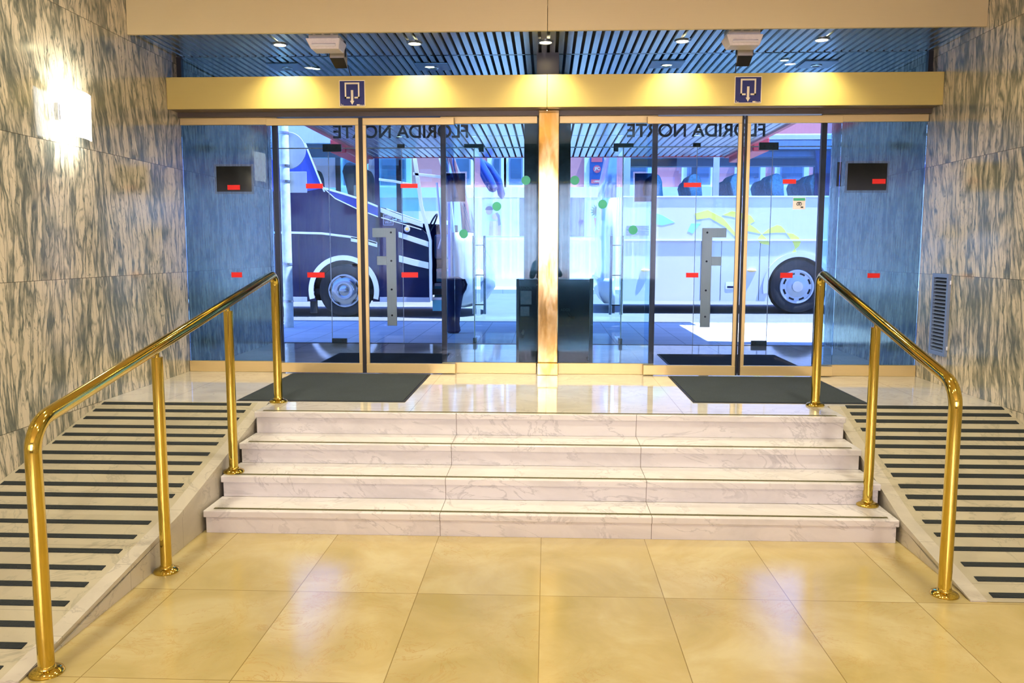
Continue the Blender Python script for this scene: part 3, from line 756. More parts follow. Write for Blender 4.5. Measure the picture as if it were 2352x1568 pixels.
def street_door(n, x0, x1, hinge, label, swing=False, handle=True):
    """frameless leaf with patch fittings; hinge = -1/+1 side"""
    hx = x0 if hinge < 0 else x1
    r = st(thing('door_%d' % n, (hx, YO, HL), label, 'glass door'), None, None)
    parts = []
    parts.append(box(x0+.004, x1-.004, YO-.005, YO+.005, HL+.008, TZ-.006).build('glass_pane', 'outerglass', r))
    m = MB().box(x0-.001, x0+.0045, YO-.0058, YO+.0058, HL+.008, TZ-.006)
    parts.append(m.build('glass_edge', 'edge', r)); m = MB().box(x1-.0045, x1+.001, YO-.0058, YO+.0058, HL+.008, TZ-.006)
    parts.append(m.build('glass_edge', 'edge', r))
    d = 1 if hinge < 0 else -1
    def pf(name, a, b, c, e):
        parts.append(box(hx+d*a, hx+d*b, YO-.018, YO+.018, c, e).build(name, 'fitting', r, bevel=.002))
        q = parts[-1]
        for u in (.25, .75): MB().lathe([(.012, 0), (.012, -.003)], (hx+d*(a+(b-a)*u), YO-.018, (c+e)/2), 'y', 14).build('screw', 'bolt', q)
    pf('top_patch', -.06, .16, TZ-.04, TZ+.046); pf('bottom_patch', .0, .18, HL+.004, HL+.058)
    if handle:
        mx = x1 if hinge < 0 else x0
        v0, v1 = (mx-d*.075, mx-d*.19)
        h = MB().box(v0, v1, YO-.05, YO-.035, .775, 1.936)
        h.box(v1 if False else v0, v0 - d*.0, YO-.05, YO-.035, 1.828, 1.936) if False else None
        arm0, arm1 = (v1, v1-d*.165)
        h.box(arm0, arm1, YO-.05, YO-.035, 1.828, 1.936)
        o = h.build('pull_plate', 'handle', r, bevel=.002); parts.append(o)
        st_ = MB().box(v1, v1-d*.115, YO-.052, YO-.036, 1.5, 1.605).build('lock_case', 'handle', r, bevel=.002)
        for zz in (.90, 1.21, 1.55, 1.885): MB().lathe([(.012, 0), (.012, -.004)], ((v0+v1)/2, YO-.05, zz), 'y', 14).build('bolt', 'bolt', o)
    if swing:
        r.rotation_euler.z = math.radians(swing)
    return r
street_door(5, -2.592, -1.716, -1, 'closed street door with L-shaped plate handle, lamp side')
street_door(8, 1.738, 2.608, 1, 'closed street door with L-shaped plate handle, vent side')
def open_door(n, hx, label, sgn):
    """leaf swung outward to stand square to the glass front, seen edge-on, with long bar handles"""
    r = st(thing('door_%d' % n, (hx, YO, HL), label, 'glass door'), None, None)
    y0, y1 = YO+.01, YO+.86
    box(hx-.006, hx+.006, y0, y1, HL+.01, TZ-.006).build('glass_pane', 'outerglass', r)
    box(hx-.0065, hx+.0065, y0-.004, y0, HL+.01, TZ-.006).build('glass_edge', 'edge', r)
    m = MB().box(hx-.115, hx+.115, YO-.018, YO+.018, TZ+.0, TZ+.042).box(hx+sgn*.06, hx+sgn*.115, YO-.018, YO+.018, TZ-.05, TZ)
    m.build('top_patch', 'fitting', r, bevel=.002)
    box(hx-.02, hx+.02, y0-.01, y0+.15, HL+.004, HL+.07).build('bottom_patch', 'fitting', r, bevel=.002)
    for s_ in (-1, 1):
        MB().tube([(hx+s_*.07, y1-.12, .86), (hx+s_*.07, y1-.12, 1.86)], .019, 14).build('bar_handle', 'steel', r, smooth=True)
    for z in (.98, 1.36, 1.74): MB().tube([(hx-.07, y1-.12, z), (hx+.07, y1-.12, z)], .007, 10).build('handle_peg', 'bolt', r, smooth=True)
open_door(6, -.862, 'street door standing open edge-on beside the navy coach nose', 1)
open_door(7, .886, 'street door standing open edge-on beside the white coach tail', -1)
# dark pillar and display case between the two street entrances
st(box(-.27, .27, YO-.06, YO+.35, HL, ZV).build('pillar', 'pillar'), 'dark stone pillar behind the brass column', 'pillar')
r = thing('display_case', (.08, 8.1, HL), 'dark glossy display case standing behind the foot of the brass column', 'display case')
box(-.287, .440, 8.0, 8.30, HL, 1.400).build('cabinet', 'board', r, bevel=.004)
box(-.29, -.265, 7.98, 8.0, HL, 1.405).build('side_post', 'darkmetal', r)
box(.41, .445, 7.98, 8.0, HL, 1.41).build('side_post', 'darkmetal', r)
text('lettering', 'RACION', -.255, -.145, 1.305, 1.335, 7.998, 'letter', r, bold=.01)
box(-.25, -.145, 7.996, 8.0, 1.16, 1.29).build('picture', 'picture', r)
box(-.25, -.165, 7.996, 8.0, 1.05, 1.14).build('picture', 'picture', r)
text('lettering', 'ADOS', .135, .225, 1.098, 1.122, 7.998, 'letter', r, bold=.01)
m = MB().prism([(-.287, 1.4)] + arc((-.225, 1.36), .062, 180, 0, 12)[1:-1] + [(-.163, 1.4)], 8.02, 8.05, 'y')
# outer threshold and jambs
st(box(-3.28, 3.28, YO-.02, YO+.03, HL, HL+.004).build('trim_3', 'darkmetal'), 'dark metal threshold under the street doors', 'threshold')
#%%STREET
# ------------------------------------------------------------------ canopy
r = thing('canopy', (0, 12, 3.2), 'flat slatted entrance canopy over the pavement with red side panels', 'canopy')
box(-2.9, 2.9, YO+.12, 14.0, 3.235, 3.42).build('deck', 'slatback', r)
slats(-2.9, 2.88, YO+.13, 11.38, 3.2, .104, .086, .02).build('slat_panel', 'canopyslat', r)
slats(-2.9, 2.88, 11.41, 13.96, 3.2, .104, .086, .02).build('slat_panel', 'canopyslat', r)
box(-2.92, 2.92, 13.98, 14.04, 3.195, 3.46).build('front_panel', 'canopyred', r)
box(-2.96, -2.9, YO+.12, 14.04, 3.18, 3.46).build('side_panel', 'canopyred', r)
box(2.9, 2.96, YO+.12, 14.04, 3.18, 3.46).build('side_panel', 'canopyred', r)
m = MB().box(-3.2, -2.96, 12.4, 14.0, 3.1, 3.3).build('sign_box', 'canopyred', r, bevel=.02)
m = MB().box(2.96, 3.2, 12.4, 14.0, 3.1, 3.3).build('sign_box', 'canopyred', r, bevel=.02)
# ------------------------------------------------------------------ ground outside
st(box(-30, 30, YO+.06, 13.05, HL-.2, HL-.004).build('pavement', 'paving'), 'shaded stone pavement in front of the street doors', 'pavement')
st(box(-30, 30, 13.05, 13.25, G-.2, HL-.006).build('kerb', 'kerb'), 'granite kerb at the edge of the near pavement', 'kerb')
st(box(-30, 30, 13.25, 24.0, G-.2, G).build('road', 'asphalt'), 'asphalt street with two parked coaches', 'road')
st(box(-30, 30, 24.0, 26.2, G-.2, G+.12).build('pavement', 'paving'), 'sunlit pavement across the street', 'pavement')
# outside face of this building beside the entrance
st(box(-14, -WX-.2, YO-.2, YO+.12, 0, 3.45).build('wall_street_left', 'whiterender'), 'street front of the hotel on the lamp side', 'wall')
st(box(WX+.2, 14, YO-.2, YO+.12, 0, 3.45).build('wall_street_right', 'whiterender'), 'street front of the hotel on the vent side', 'wall')
# roof over the vestibule so the sky does not shine in
st(box(-14, 14, 6.68, YO+.12, 3.55, 3.75).build('roof', 'plaster'), 'flat roof slab over the vestibule', 'roof')
#%%BUSES
def wheel(parent, x, y, z, R, kind):
    """bus wheel whose outer face looks towards -Y"""
    c = (x, y, z)
    MB().lathe([(R*.60, .05), (R*.66, .0), (R*.86, -.02), (R*.97, .0), (R, .05), (R, .26), (R*.6, .28)], c, 'y', 48).build('tyre', 'rubber', parent, smooth=True)
    rim = MB().lathe([(R*.64, .01), (R*.62, -.012), (R*.56, -.01), (R*.54, .03), (R*.46, .05), (R*.44, .02), (R*.30, -.01), (R*.2, -.015), (R*.19, -.05), (R*.02, -.055)], c, 'y', 48).build('rim', 'rim', parent, smooth=True)
    if kind == 'holes':
        for i in range(8):
            a = 2*PI*(i+.5)/8; m = MB()
            pts = []
            for q in (-.2, -.07, .07, .2): pts.append((x+R*.52*math.cos(a+q), z+R*.52*math.sin(a+q)))
            for q in (.2, .07, -.07, -.2): pts.append((x+R*.455*math.cos(a+q), z+R*.455*math.sin(a+q)))
            m.prism(pts, y+.005, y+.02, 'y').build('vent_hole', 'wheelwell', rim)
        MB().lathe([(R*.19, -.056), (R*.02, -.058)], c, 'y', 32).build('hub', 'greycase', rim, smooth=True)
    else:
        MB().lathe([(R*.5, -.02), (R*.42, -.05), (R*.26, -.06), (R*.2, -.045), (R*.1, -.075), (R*.02, -.08)], c, 'y', 40).build('hubcap', 'hubmetal', rim, smooth=True)
        for i in range(5):
            a = 2*PI*(i+.3)/5
            pts = [(x+R*.575*math.cos(a-.28), z+R*.575*math.sin(a-.28)), (x+R*.585*math.cos(a+.28), z+R*.585*math.sin(a+.28)), (x+R*.50*math.cos(a+.12), z+R*.50*math.sin(a+.12))]
            MB().prism(pts, y-.03, y-.02, 'y').build('vent_hole', 'wheelwell', rim)
def arch_band(parent, x, y, z, r0, r1, mat, a0=0, a1=180, proud=.03):
    m = MB(); o = arc((x, z), r1, a0, a1, 28); i = arc((x, z), r0, a0, a1, 28)
    m.prism(o + i[::-1], y-proud, y+.03, 'y'); return m.build('wheel_arch', mat, parent)
def strip(parent, pts, w, y, mat, name='chrome_strip', t=.02):
    up = [(a, b+w/2) for a, b in pts]; lo = [(a, b-w/2) for a, b in pts]
    return MB().prism(up + lo[::-1], y-t, y+.004, 'y').build(name, mat, parent, bevel=.004)
def side_poly(x0, x1, zb, top, arches):
    """lower body panel outline with wheel cut-outs along its bottom edge"""
    pts = [(x0, zb)]
    for (cx, cz, R) in sorted(arches):
        a = math.degrees(math.asin((zb-cz)/R)) if abs(zb-cz) < R else 0
        pts += arc((cx, cz), R, 180-a, a, 24)
    pts += [(x1, zb)] + top[::-1]
    return pts

# ---- navy coach
Y1, W1 = 15.4, 2.5
def navy_coach():
    r = thing('coach', (-6, Y1, G), 'navy coach with chrome strips parked facing along the street, front door open', 'bus')
    wx, wz = -3.77, .92
    top = [(-13, 2.75), (-4.44, 2.75), (-4.1, 2.8), (-3.9, 2.62), (-3.5, 2.43), (-3.11, 2.29), (-2.7, 2.2), (-2.3, 2.06), (-2.16, 1.92)]
    poly = side_poly(-13, -2.16, .72, top, [(wx, wz, .57), (-10.2, wz, .57)])
    MB().prism(poly, Y1, Y1+.06, 'y').build('side_panel', 'navy', r)
    MB().prism(side_poly(-13, -1.9, .72, [(-13, 2.75), (-1.9, 2.2)], [(wx, wz, .57)]), Y1+W1-.06, Y1+W1, 'y').build('side_panel', 'navy', r)
    # upper body: blue panel behind the driver window, window posts, roof
    MB().prism([(-13, 2.75), (-4.44, 2.75), (-4.14, 2.8), (-4.42, 3.62), (-4.42, 3.8), (-13, 3.8)], Y1+.002, Y1+.05, 'y').build('quarter_panel', 'navylight', r)
    strip(r, [(-4.43, 3.98), (-4.43, 3.62)], .0, Y1, 'chrome') if False else None
    MB().prism([(-4.45, 3.62), (-4.42, 3.62), (-4.08, 2.74), (-4.11, 2.74)], Y1-.012, Y1+.01, 'y').build('chrome_strip', 'chrome', r)
    MB().prism([(-13, 3.62), (-2.5, 3.62), (-2.35, 3.7), (-2.5, 3.86), (-13, 3.98)], Y1+.0, Y1+.10, 'y').build('cant_rail', 'silverpaint', r)
    MB().prism([(-13, 3.62), (-2.5, 3.62), (-2.35, 3.7), (-2.5, 3.86), (-13, 3.98)], Y1+W1-.10, Y1+W1, 'y').build('cant_rail', 'silverpaint', r)
    box(-13, -2.45, Y1+.05, Y1+W1-.05, 3.86, 3.97).build('roof', 'silverpaint', r, bevel=.02)
    box(-13, -1.9, Y1+.06, Y1+W1-.06, .85, .95).build('floor_pan', 'wheelwell', r)
    box(-13.05, -12.95, Y1, Y1+W1, .72, 3.95).build('rear_panel', 'navy', r)
    # panes
    MB().prism([(-4.41, 3.62), (-4.08, 2.78), (-3.9, 2.63), (-3.5, 2.44), (-3.16, 2.31), (-3.16, 3.62)], Y1+.02, Y1+.028, 'y').build('side_window', 'busglass', r)
    MB().prism([(-3.08, 3.62), (-3.08, 2.29), (-2.7, 2.2), (-2.36, 2.1), (-2.36, 2.8), (-2.46, 3.62)], Y1+.02, Y1+.028, 'y').build('side_window', 'busglass', r)
    for a, b in ((-12.8, -9.9), (-9.8, -6.9), (-6.8, -4.5), (-4.4, -3.2), (-3.1, -2.2)):
        box(a, b, Y1+W1-.03, Y1+W1-.022, 2.5, 3.62).build('side_window', 'busglass', r)
        box(b, b+.1, Y1+W1-.06, Y1+W1, 2.3, 3.65).build('window_post', 'navy', r)
    box(-3.16, -3.08, Y1, Y1+.05, 1.79, 3.62).build('window_post', 'navy', r)
    # bright trim
    up = [(-4.1, 2.815), (-3.73, 2.705), (-3.49, 2.63), (-3.11, 2.475)]; lo = [(-4.1, 2.795), (-3.9, 2.62), (-3.5, 2.43), (-3.11, 2.29)]
    MB().prism(up + lo[::-1], Y1-.006, Y1+.01, 'y').build('spear_panel', 'navylight', r)
    strip(r, [(-4.1, 2.805), (-3.73, 2.70), (-3.49, 2.625), (-3.11, 2.47)], .035, Y1, 'chrome')
    strip(r, [(-4.1, 2.80), (-3.9, 2.62), (-3.5, 2.43), (-3.11, 2.285)], .02, Y1, 'chrome')
    strip(r, [(-3.08, 2.96), (-2.8, 2.925), (-2.46, 2.86)], .045, Y1, 'chrome')
    strip(r, [(-3.06, 2.41), (-2.69, 2.27), (-2.28, 2.13)], .085, Y1, 'chrome')
    strip(r, [(-2.95, 2.43), (-2.31, 2.2)], .02, Y1, 'chrome'); strip(r, [(-3.05, 2.27), (-2.31, 2.05)], .018, Y1, 'chrome')
    strip(r, [(-2.73, 1.96), (-2.46, 1.87), (-2.18, 1.78)], .10, Y1, 'chrome')
    strip(r, [(-2.73, 1.52), (-2.46, 1.45), (-2.18, 1.39)], .12, Y1, 'chrome')
    strip(r, [(-12.9, 2.0), (-4.74, 1.995), (-4.16, 1.98), (-3.67, 1.92), (-3.31, 1.85), (-3.14, 1.80)], .04, Y1, 'chrome')
    strip(r, [(-3.62, 1.88), (-3.3, 1.82), (-3.13, 1.77)], .09, Y1, 'chrome')
    arch_band(r, wx, Y1, wz, .57, .66, 'chrome', -14, 194); arch_band(r, -10.2, Y1, wz, .57, .66, 'chrome', -14, 194)
    strip(r, [(-13, .76), (-4.46, .76)], .09, Y1, 'silverpaint', 'sill_trim'); strip(r, [(-3.1, .76), (-2.16, .76)], .09, Y1, 'silverpaint', 'sill_trim')
    box(-4.42, -4.30, Y1+.02, Y1+.1, .50, .74).build('mud_flap', 'rubber', r)
    for x in (-4.6, -3.12, -2.73): box(x-.004, x+.004, Y1-.003, Y1, .8, 1.95).build('panel_gap', 'wheelwell', r)
    box(wx-.66, wx+.66, Y1+.35, Y1+.5, .72, 1.55).build('wheel_well', 'wheelwell', r)
    wheel(r, wx, Y1+.05, wz, .49, 'cap'); wheel(r, -10.2, Y1+.05, wz, .49, 'cap')
    # door aperture: posts, steps, folded leaf
    MB().prism([(-2.49, 3.62), (-2.42, 3.62), (-2.28, 2.5), (-2.12, 1.85), (-2.12, .74), (-2.17, .74), (-2.17, 1.85), (-2.34, 2.5)], Y1-.02, Y1+.06, 'y').build('door_post', 'chrome', r)
    for i, z in enumerate((.80, 1.05, 1.32)):
        box(-2.12, -1.72, Y1+.05+.28*i, Y1+.33+.28*i, z-.05, z).build('entry_step', 'white', r)
        box(-2.12, -1.72, Y1+.04+.28*i, Y1+.05+.28*i, z-.25, z-.05).build('step_riser', 'teal', r)
    m = MB().box(-1.78, -1.74, Y1-.32, Y1+.3, .80, .84).box(-1.78, -1.74, Y1-.32, Y1+.3, 3.0, 3.05).box(-1.78, -1.74, Y1-.32, Y1-.27, .8, 3.05).box(-1.78, -1.74, Y1+.25, Y1+.3, .8, 3.05)
    m.build('door_frame', 'navylight', r)
    box(-1.765, -1.755, Y1-.27, Y1+.25, .84, 3.0).build('door_glass', 'busglass', r)
    MB().tube([(-2.02, Y1+.02, 2.9), (-1.98, Y1-.02, 2.5), (-1.95, Y1-.03, 2.15), (-1.93, Y1-.03, 1.9), (-2.0, Y1+.0, 1.7)], .02, 10).build('grab_rail', 'silverpaint', r, smooth=True)
    strip(r, [(-2.45, 3.06), (-1.74, 2.98)], .05, Y1, 'chrome')
    # front mask: bowed nose, windscreen above
    def front(z, xc, bulge, n=18):
        return [(xc + bulge*math.sqrt(max(0, 1-(2*i/n-1)**2))**.9, Y1 + W1*i/n, z) for i in range(n+1)]
    lev = [(.62, -1.78, .40), (.72, -1.74, .55), (.95, -1.72, .68), (1.25, -1.72, .68), (1.55, -1.73, .60), (1.8, -1.74, .48), (2.0, -1.75, .38)]
    MB().grid([front(*l) for l in lev]).build('front_mask', 'silverpaint', r, smooth=True, solid=.03)
    lev = [(2.02, -1.75, .37), (2.3, -1.77, .30), (2.7, -1.82, .24), (3.1, -1.9, .2), (3.6, -2.05, .16)]
    MB().grid([front(*l) for l in lev]).build('windscreen', 'busglass', r, smooth=True)
    MB().grid([front(3.6, -2.05, .16), front(3.75, -2.15, .14), front(3.9, -2.45, .05)]).build('front_cap', 'navylight', r, smooth=True, solid=.03)
    MB().tube([(-1.75, Y1+W1-.03, 2.0), (-1.8, Y1+W1-.03, 2.7), (-2.03, Y1+W1-.03, 3.6)], .055, 10).build('windscreen_post', 'navylight', r, smooth=True)
    MB().tube([(-1.72, Y1+.03, 2.0), (-1.78, Y1+.03, 2.7), (-2.03, Y1+.03, 3.6)], .03, 10).build('windscreen_post', 'chrome', r, smooth=True)
    for y in (Y1+.35, Y1+W1-.35): MB().ellipsoid((-1.28, y, 1.2), (.12, .2, .13)).build('headlight', 'headlight', r, smooth=True)
    # antler mirrors
    MB().tube([(-2.0, Y1+.05, 3.72), (-1.6, Y1-.1, 3.68), (-1.35, Y1-.18, 3.45), (-1.2, Y1-.2, 3.2), (-1.07, Y1-.2, 2.95), (-.97, Y1-.2, 2.77), (-.95, Y1-.2, 2.72)],
              [.05, .06, .07, .085, .10, .085, .03], 16).build('mirror_arm', 'navylight', r, smooth=True)
    MB().tube([(-2.0, Y1+W1-.05, 3.72), (-1.5, Y1+W1+.0, 3.62), (-1.2, Y1+W1+.05, 3.4), (-1.04, Y1+W1+.05, 3.15), (-.97, Y1+W1+.05, 2.85), (-.95, Y1+W1+.05, 2.76)],
              [.05, .06, .07, .08, .08, .03], 16).build('mirror_arm', 'navylight', r, smooth=True)
    # inside: driver seat, passenger seats, steering wheel, dashboard
    for (x, y) in [(-3.55, Y1+.55), (-3.55, Y1+1.8), (-4.6, Y1+.5), (-4.6, Y1+1.8)]:
        coach_seat(r, x, y, 1.95, 'seatdark', 1.3)
    ring = [(-2.35+.1*math.cos(a), Y1+1.75+.24*math.sin(a), 2.2+.2*math.cos(a)) for a in [2*PI*i/24 for i in range(25)]]
    MB().tube(ring, .018, 8, False).build('steering_wheel', 'blackplastic', r, smooth=True)
    box(-2.2, -1.8, Y1+.9, Y1+W1-.1, 1.5, 1.98).build('dashboard', 'businterior', r, bevel=.05)
    # marks
    m = MB(); X, Z = -2.92, 2.23
    def ringq(r0, r1, a0, a1, cx, cz, n=10):
        o = arc((cx, cz), r1, a0, a1, n); i = arc((cx, cz), r0, a0, a1, n)
        for k in range(n): m.quad((o[k][0], Y1-.006, o[k][1]), (o[k+1][0], Y1-.006, o[k+1][1]), (i[k+1][0], Y1-.006, i[k+1][1]), (i[k][0], Y1-.006, i[k][1]))
    for rr in (.03, .05, .07): ringq(rr, rr+.01, 25, 155, X, Z)
    ringq(.0, .014, 0, 360, X, Z+.006)
    for q in ((-.095, -.085, -.1, .1), (.085, .095, -.1, .1)): m.box(X+q[0], X+q[1], Y1-.008, Y1-.005, Z+q[2], Z+q[3])
    for q in ((-.095, .095, -.1, -.09), (-.095, .095, .09, .1)): m.box(X+q[0], X+q[1], Y1-.008, Y1-.005, Z+q[2], Z+q[3])
    m.build('wifi_symbol', 'white', r)
    text('wifi_lettering', 'Wi-Fi', X-.065, X+.065, Z-.075, Z-.02, Y1-.006, 'white', r, bold=.01)
    MB().prism(disc_poly(-2.57, 2.06, .055, 24), Y1-.03, Y1-.0, 'y').build('round_badge', 'white', r)
    MB().prism(disc_poly(-2.57, 2.06, .03, 24), Y1-.034, Y1-.03, 'y').build('badge_centre', 'amber', r)
    MB().prism(disc_poly(-3.07, 1.98, .03, 16), Y1-.03, Y1, 'y').build('marker_lamp', 'headlight', r)
def coach_seat(parent, x, y, z, mat, k=1.):
    """high-back seat facing +X, seen from its side"""
    prof = [(-.10, 0), (-.16, .55), (-.27, 1.0), (-.30, 1.12), (-.26, 1.24), (-.17, 1.29), (-.07, 1.25), (-.02, 1.12), (-.01, .95), (.04, .58), (.08, .46), (.48, .5), (.5, .36), (.1, .3)]
    p = [(x+a*1.0, z+b*k*.82) for a, b in prof]
    return MB().prism(p, y-.21, y+.21, 'y').build('seat', mat, parent, bevel=.05)
navy_coach()

# ---- white coach
Y2, W2 = 16.6, 2.5
def white_coach():
    r = thing('coach', (7, Y2, G), 'white coach with lime ribbon decoration, its tail beside the entrance', 'bus')
    wx, wz = 4.92, .97
    X0, X1 = 1.35, 13.0
    poly = side_poly(X0, X1, .68, [(X0, 2.70), (X1, 2.70)], [(wx, wz, .585), (11.0, wz, .585)])
    MB().prism(poly, Y2, Y2+.06, 'y').build('side_panel', 'white', r)
    MB().prism([(X0, .68), (X1, .68), (X1, 2.7), (X0, 2.7)], Y2+W2-.06, Y2+W2, 'y').build('side_panel', 'white', r)
    # rounded tail
    def tail(z, x, cr=.30):
        pts = [(x+cr*1.0, Y2, z)]
        pts += [(x+cr-cr*math.sin(a), Y2+cr-cr*math.cos(a), z) for a in [PI/2*i/6 for i in range(1, 7)]]
        pts += [(x, Y2+W2-cr, z)] + [(x+cr-cr*math.cos(a), Y2+W2-cr+cr*math.sin(a), z) for a in [PI/2*i/6 for i in range(1, 7)]]
        return pts
    MB().grid([tail(z, x) for z, x in ((.62, 1.22), (.80, 1.12), (1.05, 1.05), (1.2, 1.1), (1.3, 1.13), (2.0, 1.08), (2.7, 1.12))]).build('tail', 'white', r, smooth=True, solid=.03)
    MB().grid([tail(z, x) for z, x in ((2.7, 1.12), (3.2, 1.17), (3.7, 1.27), (3.95, 1.4))]).build('tail_upper', 'silverpaint', r, smooth=True, solid=.03)
    MB().grid([tail(z, x-.025) for z, x in ((.62, 1.2), (.8, 1.1), (1.05, 1.04), (1.12, 1.06))]).build('bumper', 'white', r, smooth=True, solid=.03)
    # window band, roof
    for a, b in ((1.62, 3.22), (3.34, 3.66), (3.76, 5.9), (6.0, 8.2), (8.3, 10.5), (10.6, 12.9)):
        box(a, b, Y2+.02, Y2+.028, 2.72, 3.62).build('side_window', 'busglass2', r)
        box(a, b, Y2+W2-.028, Y2+W2-.02, 2.72, 3.62).build('side_window', 'busglass2', r)
    for a, b in ((1.4, 1.62), (3.22, 3.34), (5.9, 6.0), (8.2, 8.3), (10.5, 10.6), (12.9, 13.0)):
        box(a, b, Y2+.005, Y2+.05, 2.70, 3.63).build('window_post', 'silverpaint', r)
        box(a, b, Y2+W2-.05, Y2+W2-.005, 2.70, 3.63).build('window_post', 'businterior', r)
    MB().prism([(1.5, 3.62), (X1, 3.62), (X1, 3.78), (1.5, 3.78)], Y2, Y2+.1, 'y').build('cant_rail', 'businterior', r)
    MB().prism([(1.5, 3.55), (X1, 3.55), (X1, 3.95), (1.5, 3.95)], Y2+W2-.1, Y2+W2, 'y').build('cant_rail', 'businterior', r)
    box(1.5, X1, Y2+.04, Y2+W2-.04, 3.80, 3.92).build('roof', 'silverpaint', r, bevel=.03)
    box(1.5, X1, Y2+.2, Y2+.5, 3.5, 3.6).build('luggage_rack', 'businterior', r); box(1.5, X1, Y2+W2-.5, Y2+W2-.2, 3.5, 3.6).build('luggage_rack', 'businterior', r)
    box(1.3, X1, Y2+.06, Y2+W2-.06, 1.6, 1.7).build('floor_pan', 'businterior', r)
    box(12.95, 13.05, Y2, Y2+W2, .68, 3.95).build('front_panel', 'white', r)
    # belt line, trims
    strip(r, [(1.45, 2.715), (12.9, 2.715)], .03, Y2, 'chrome', 'window_trim')
    strip(r, [(1.5, 1.875), (4.3, 1.875)], .035, Y2, 'chrome', 'belt_moulding', .03); strip(r, [(4.3, 1.875), (12.9, 1.875)], .035, Y2, 'chrome', 'belt_moulding', .03)
    for x in (3.03, 3.42, 4.17, 5.75): box(x-.004, x+.004, Y2-.003, Y2, .7, 1.86).build('panel_gap', 'wheelwell', r)
    arch_band(r, wx, Y2, wz, .585, .68, 'white', -12, 192, .035); arch_band(r, 11.0, Y2, wz, .585, .68, 'white', -12, 192, .035)
    box(wx-.7, wx+.7, Y2+.4, Y2+.5, .68, 1.6).build('wheel_well', 'wheelwell', r)
    wheel(r, wx, Y2+.04, wz, .53, 'holes'); wheel(r, 11.0, Y2+.04, wz, .53, 'holes')
    q = box(3.52, 3.70, Y2-.006, Y2, .92, 1.06).build('hatch_latch', 'chrome', r); box(3.55, 3.68, Y2-.01, Y2-.006, .94, .98).build('latch_grip', 'navy', q)
    MB().ellipsoid((4.02, Y2, 1.285), (.09, .05, .03)).build('marker_lamp', 'amber', r, smooth=True)
    MB().ellipsoid((1.95, Y2, 1.285), (.09, .05, .03)).build('marker_lamp', 'amber', r, smooth=True)
    m = MB()
    for i in range(6): m.box(1.56, 2.0, Y2-.012, Y2, 1.97+i*.034, 1.985+i*.034)
    m.build('engine_grille', 'winframe', r)
    rib = [[(2.88, 2.39), (3.13, 2.46), (3.43, 2.31), (3.69, 2.01), (3.83, 1.9), (3.69, 1.93), (3.47, 2.14), (3.17, 2.31), (2.92, 2.27)],
           [(3.42, 2.36), (3.6, 2.44), (3.8, 2.40), (3.97, 2.35), (4.05, 2.24), (3.97, 2.19), (3.92, 2.18), (3.80, 2.28), (3.6, 2.33)],
           [(3.95, 2.19), (3.88, 2.11), (3.91, 2.05), (4.07, 2.02), (4.19, 1.995), (4.09, 2.09)],
           [(4.19, 2.0), (4.12, 1.92), (4.13, 1.85), (4.2, 1.8), (4.36, 1.78), (4.33, 1.86)],
           [(4.20, 1.995), (4.30, 2.08), (4.36, 2.12), (4.48, 2.17), (4.56, 2.15), (4.63, 2.08), (4.66, 2.02), (4.45, 2.02)],
           [(4.66, 2.02), (4.80, 2.0), (4.91, 1.93), (4.95, 1.84), (4.92, 1.76), (4.85, 1.70), (4.80, 1.83)],
           [(4.84, 1.72), (4.76, 1.61), (4.9, 1.6)]]
    for p in rib: MB().prism(p, Y2-.004, Y2+.002, 'y').build('ribbon_decal', 'lime', r)
    MB().prism([(2.0, 2.44), (2.25, 2.36), (2.5, 2.22), (2.25, 2.16), (2.1, 2.2)], Y2-.004, Y2+.002, 'y').build('ribbon_decal', 'mint', r)
    MB().prism([(2.82, 2.2), (3.0, 2.2), (2.85, 2.0), (2.75, 2.05)], Y2-.004, Y2+.002, 'y').build('ribbon_decal', 'mint', r)
    for x in (2.35, 3.12, 3.95, 4.72, 5.5, 6.3):
        for y in (Y2+.40, Y2+.86, Y2+1.66, Y2+2.1):
            coach_seat(r, x+.12*((y > Y2+1.2)-.5), y, 1.9, 'seat', 1.22)
    MB().grid([[(5.22+.05*math.sin(j*1.3)+.12*(i/6), Y2+.07+.04*math.sin(j*1.9), 3.6-.9*i/6) for j in range(10)] for i in range(7)]).build('window_curtain', 'drape', r, smooth=True, solid=.02)
    m = MB().grid([[(5.2+.5*j/9, Y2+.08+.03*math.sin(j*1.9), 3.6-.88*i/6) for j in range(10)] for i in range(7)]); m.build('window_curtain', 'drape', r, smooth=True, solid=.02)
white_coach()

# ------------------------------------------------------------------ across the street
FY = 26.0
r = thing('building', (0, FY, G), 'pink and white sunlit building with poster panels across the street', 'building')
box(-22, 22, FY+.05, FY+.6, G, 6.6).build('facade', 'pink', r)
box(-22, 22, FY-.1, FY+.05, G, 2.05).build('ground_floor', 'whiterender', r)
box(-22, 22, FY-.25, FY+.05, 3.28, 3.58).build('cornice', 'whiterender', r)
box(-22, 22, FY-.06, FY+.05, 2.05, 3.28).build('shop_band', 'whiterender', r)
box(-22, 22, FY-.2, FY+.05, 1.98, 2.07).build('ledge', 'whiterender', r)
for wxc, hw in ((-10.9, .3), (-8.3, .3), (-6.0, .3), (-4.75, .4), (-2.6, .25), (-1.55, .13), (-.96, .21), (1.5, .21), (2.75, .3), (4.6, .35), (6.15, .3), (7.4, .35), (9.1, .35), (11.5, .4)):
    for zb in (3.66,):
        h = .85 if zb < 4 else 1.6
        f = box(wxc-hw-.16, wxc+hw+.16, FY-.02, FY+.05, zb-.12, zb+h+.14).build('window_surround', 'whiterender', r)
        box(wxc-hw, wxc+hw, FY-.05, FY-.02, zb, zb+h).build('window_frame', 'winframe', f)
        box(wxc-hw+.06, wxc+hw-.05, FY-.065, FY-.05, zb+.2, zb+h-.06).build('window_glass', 'window', f)
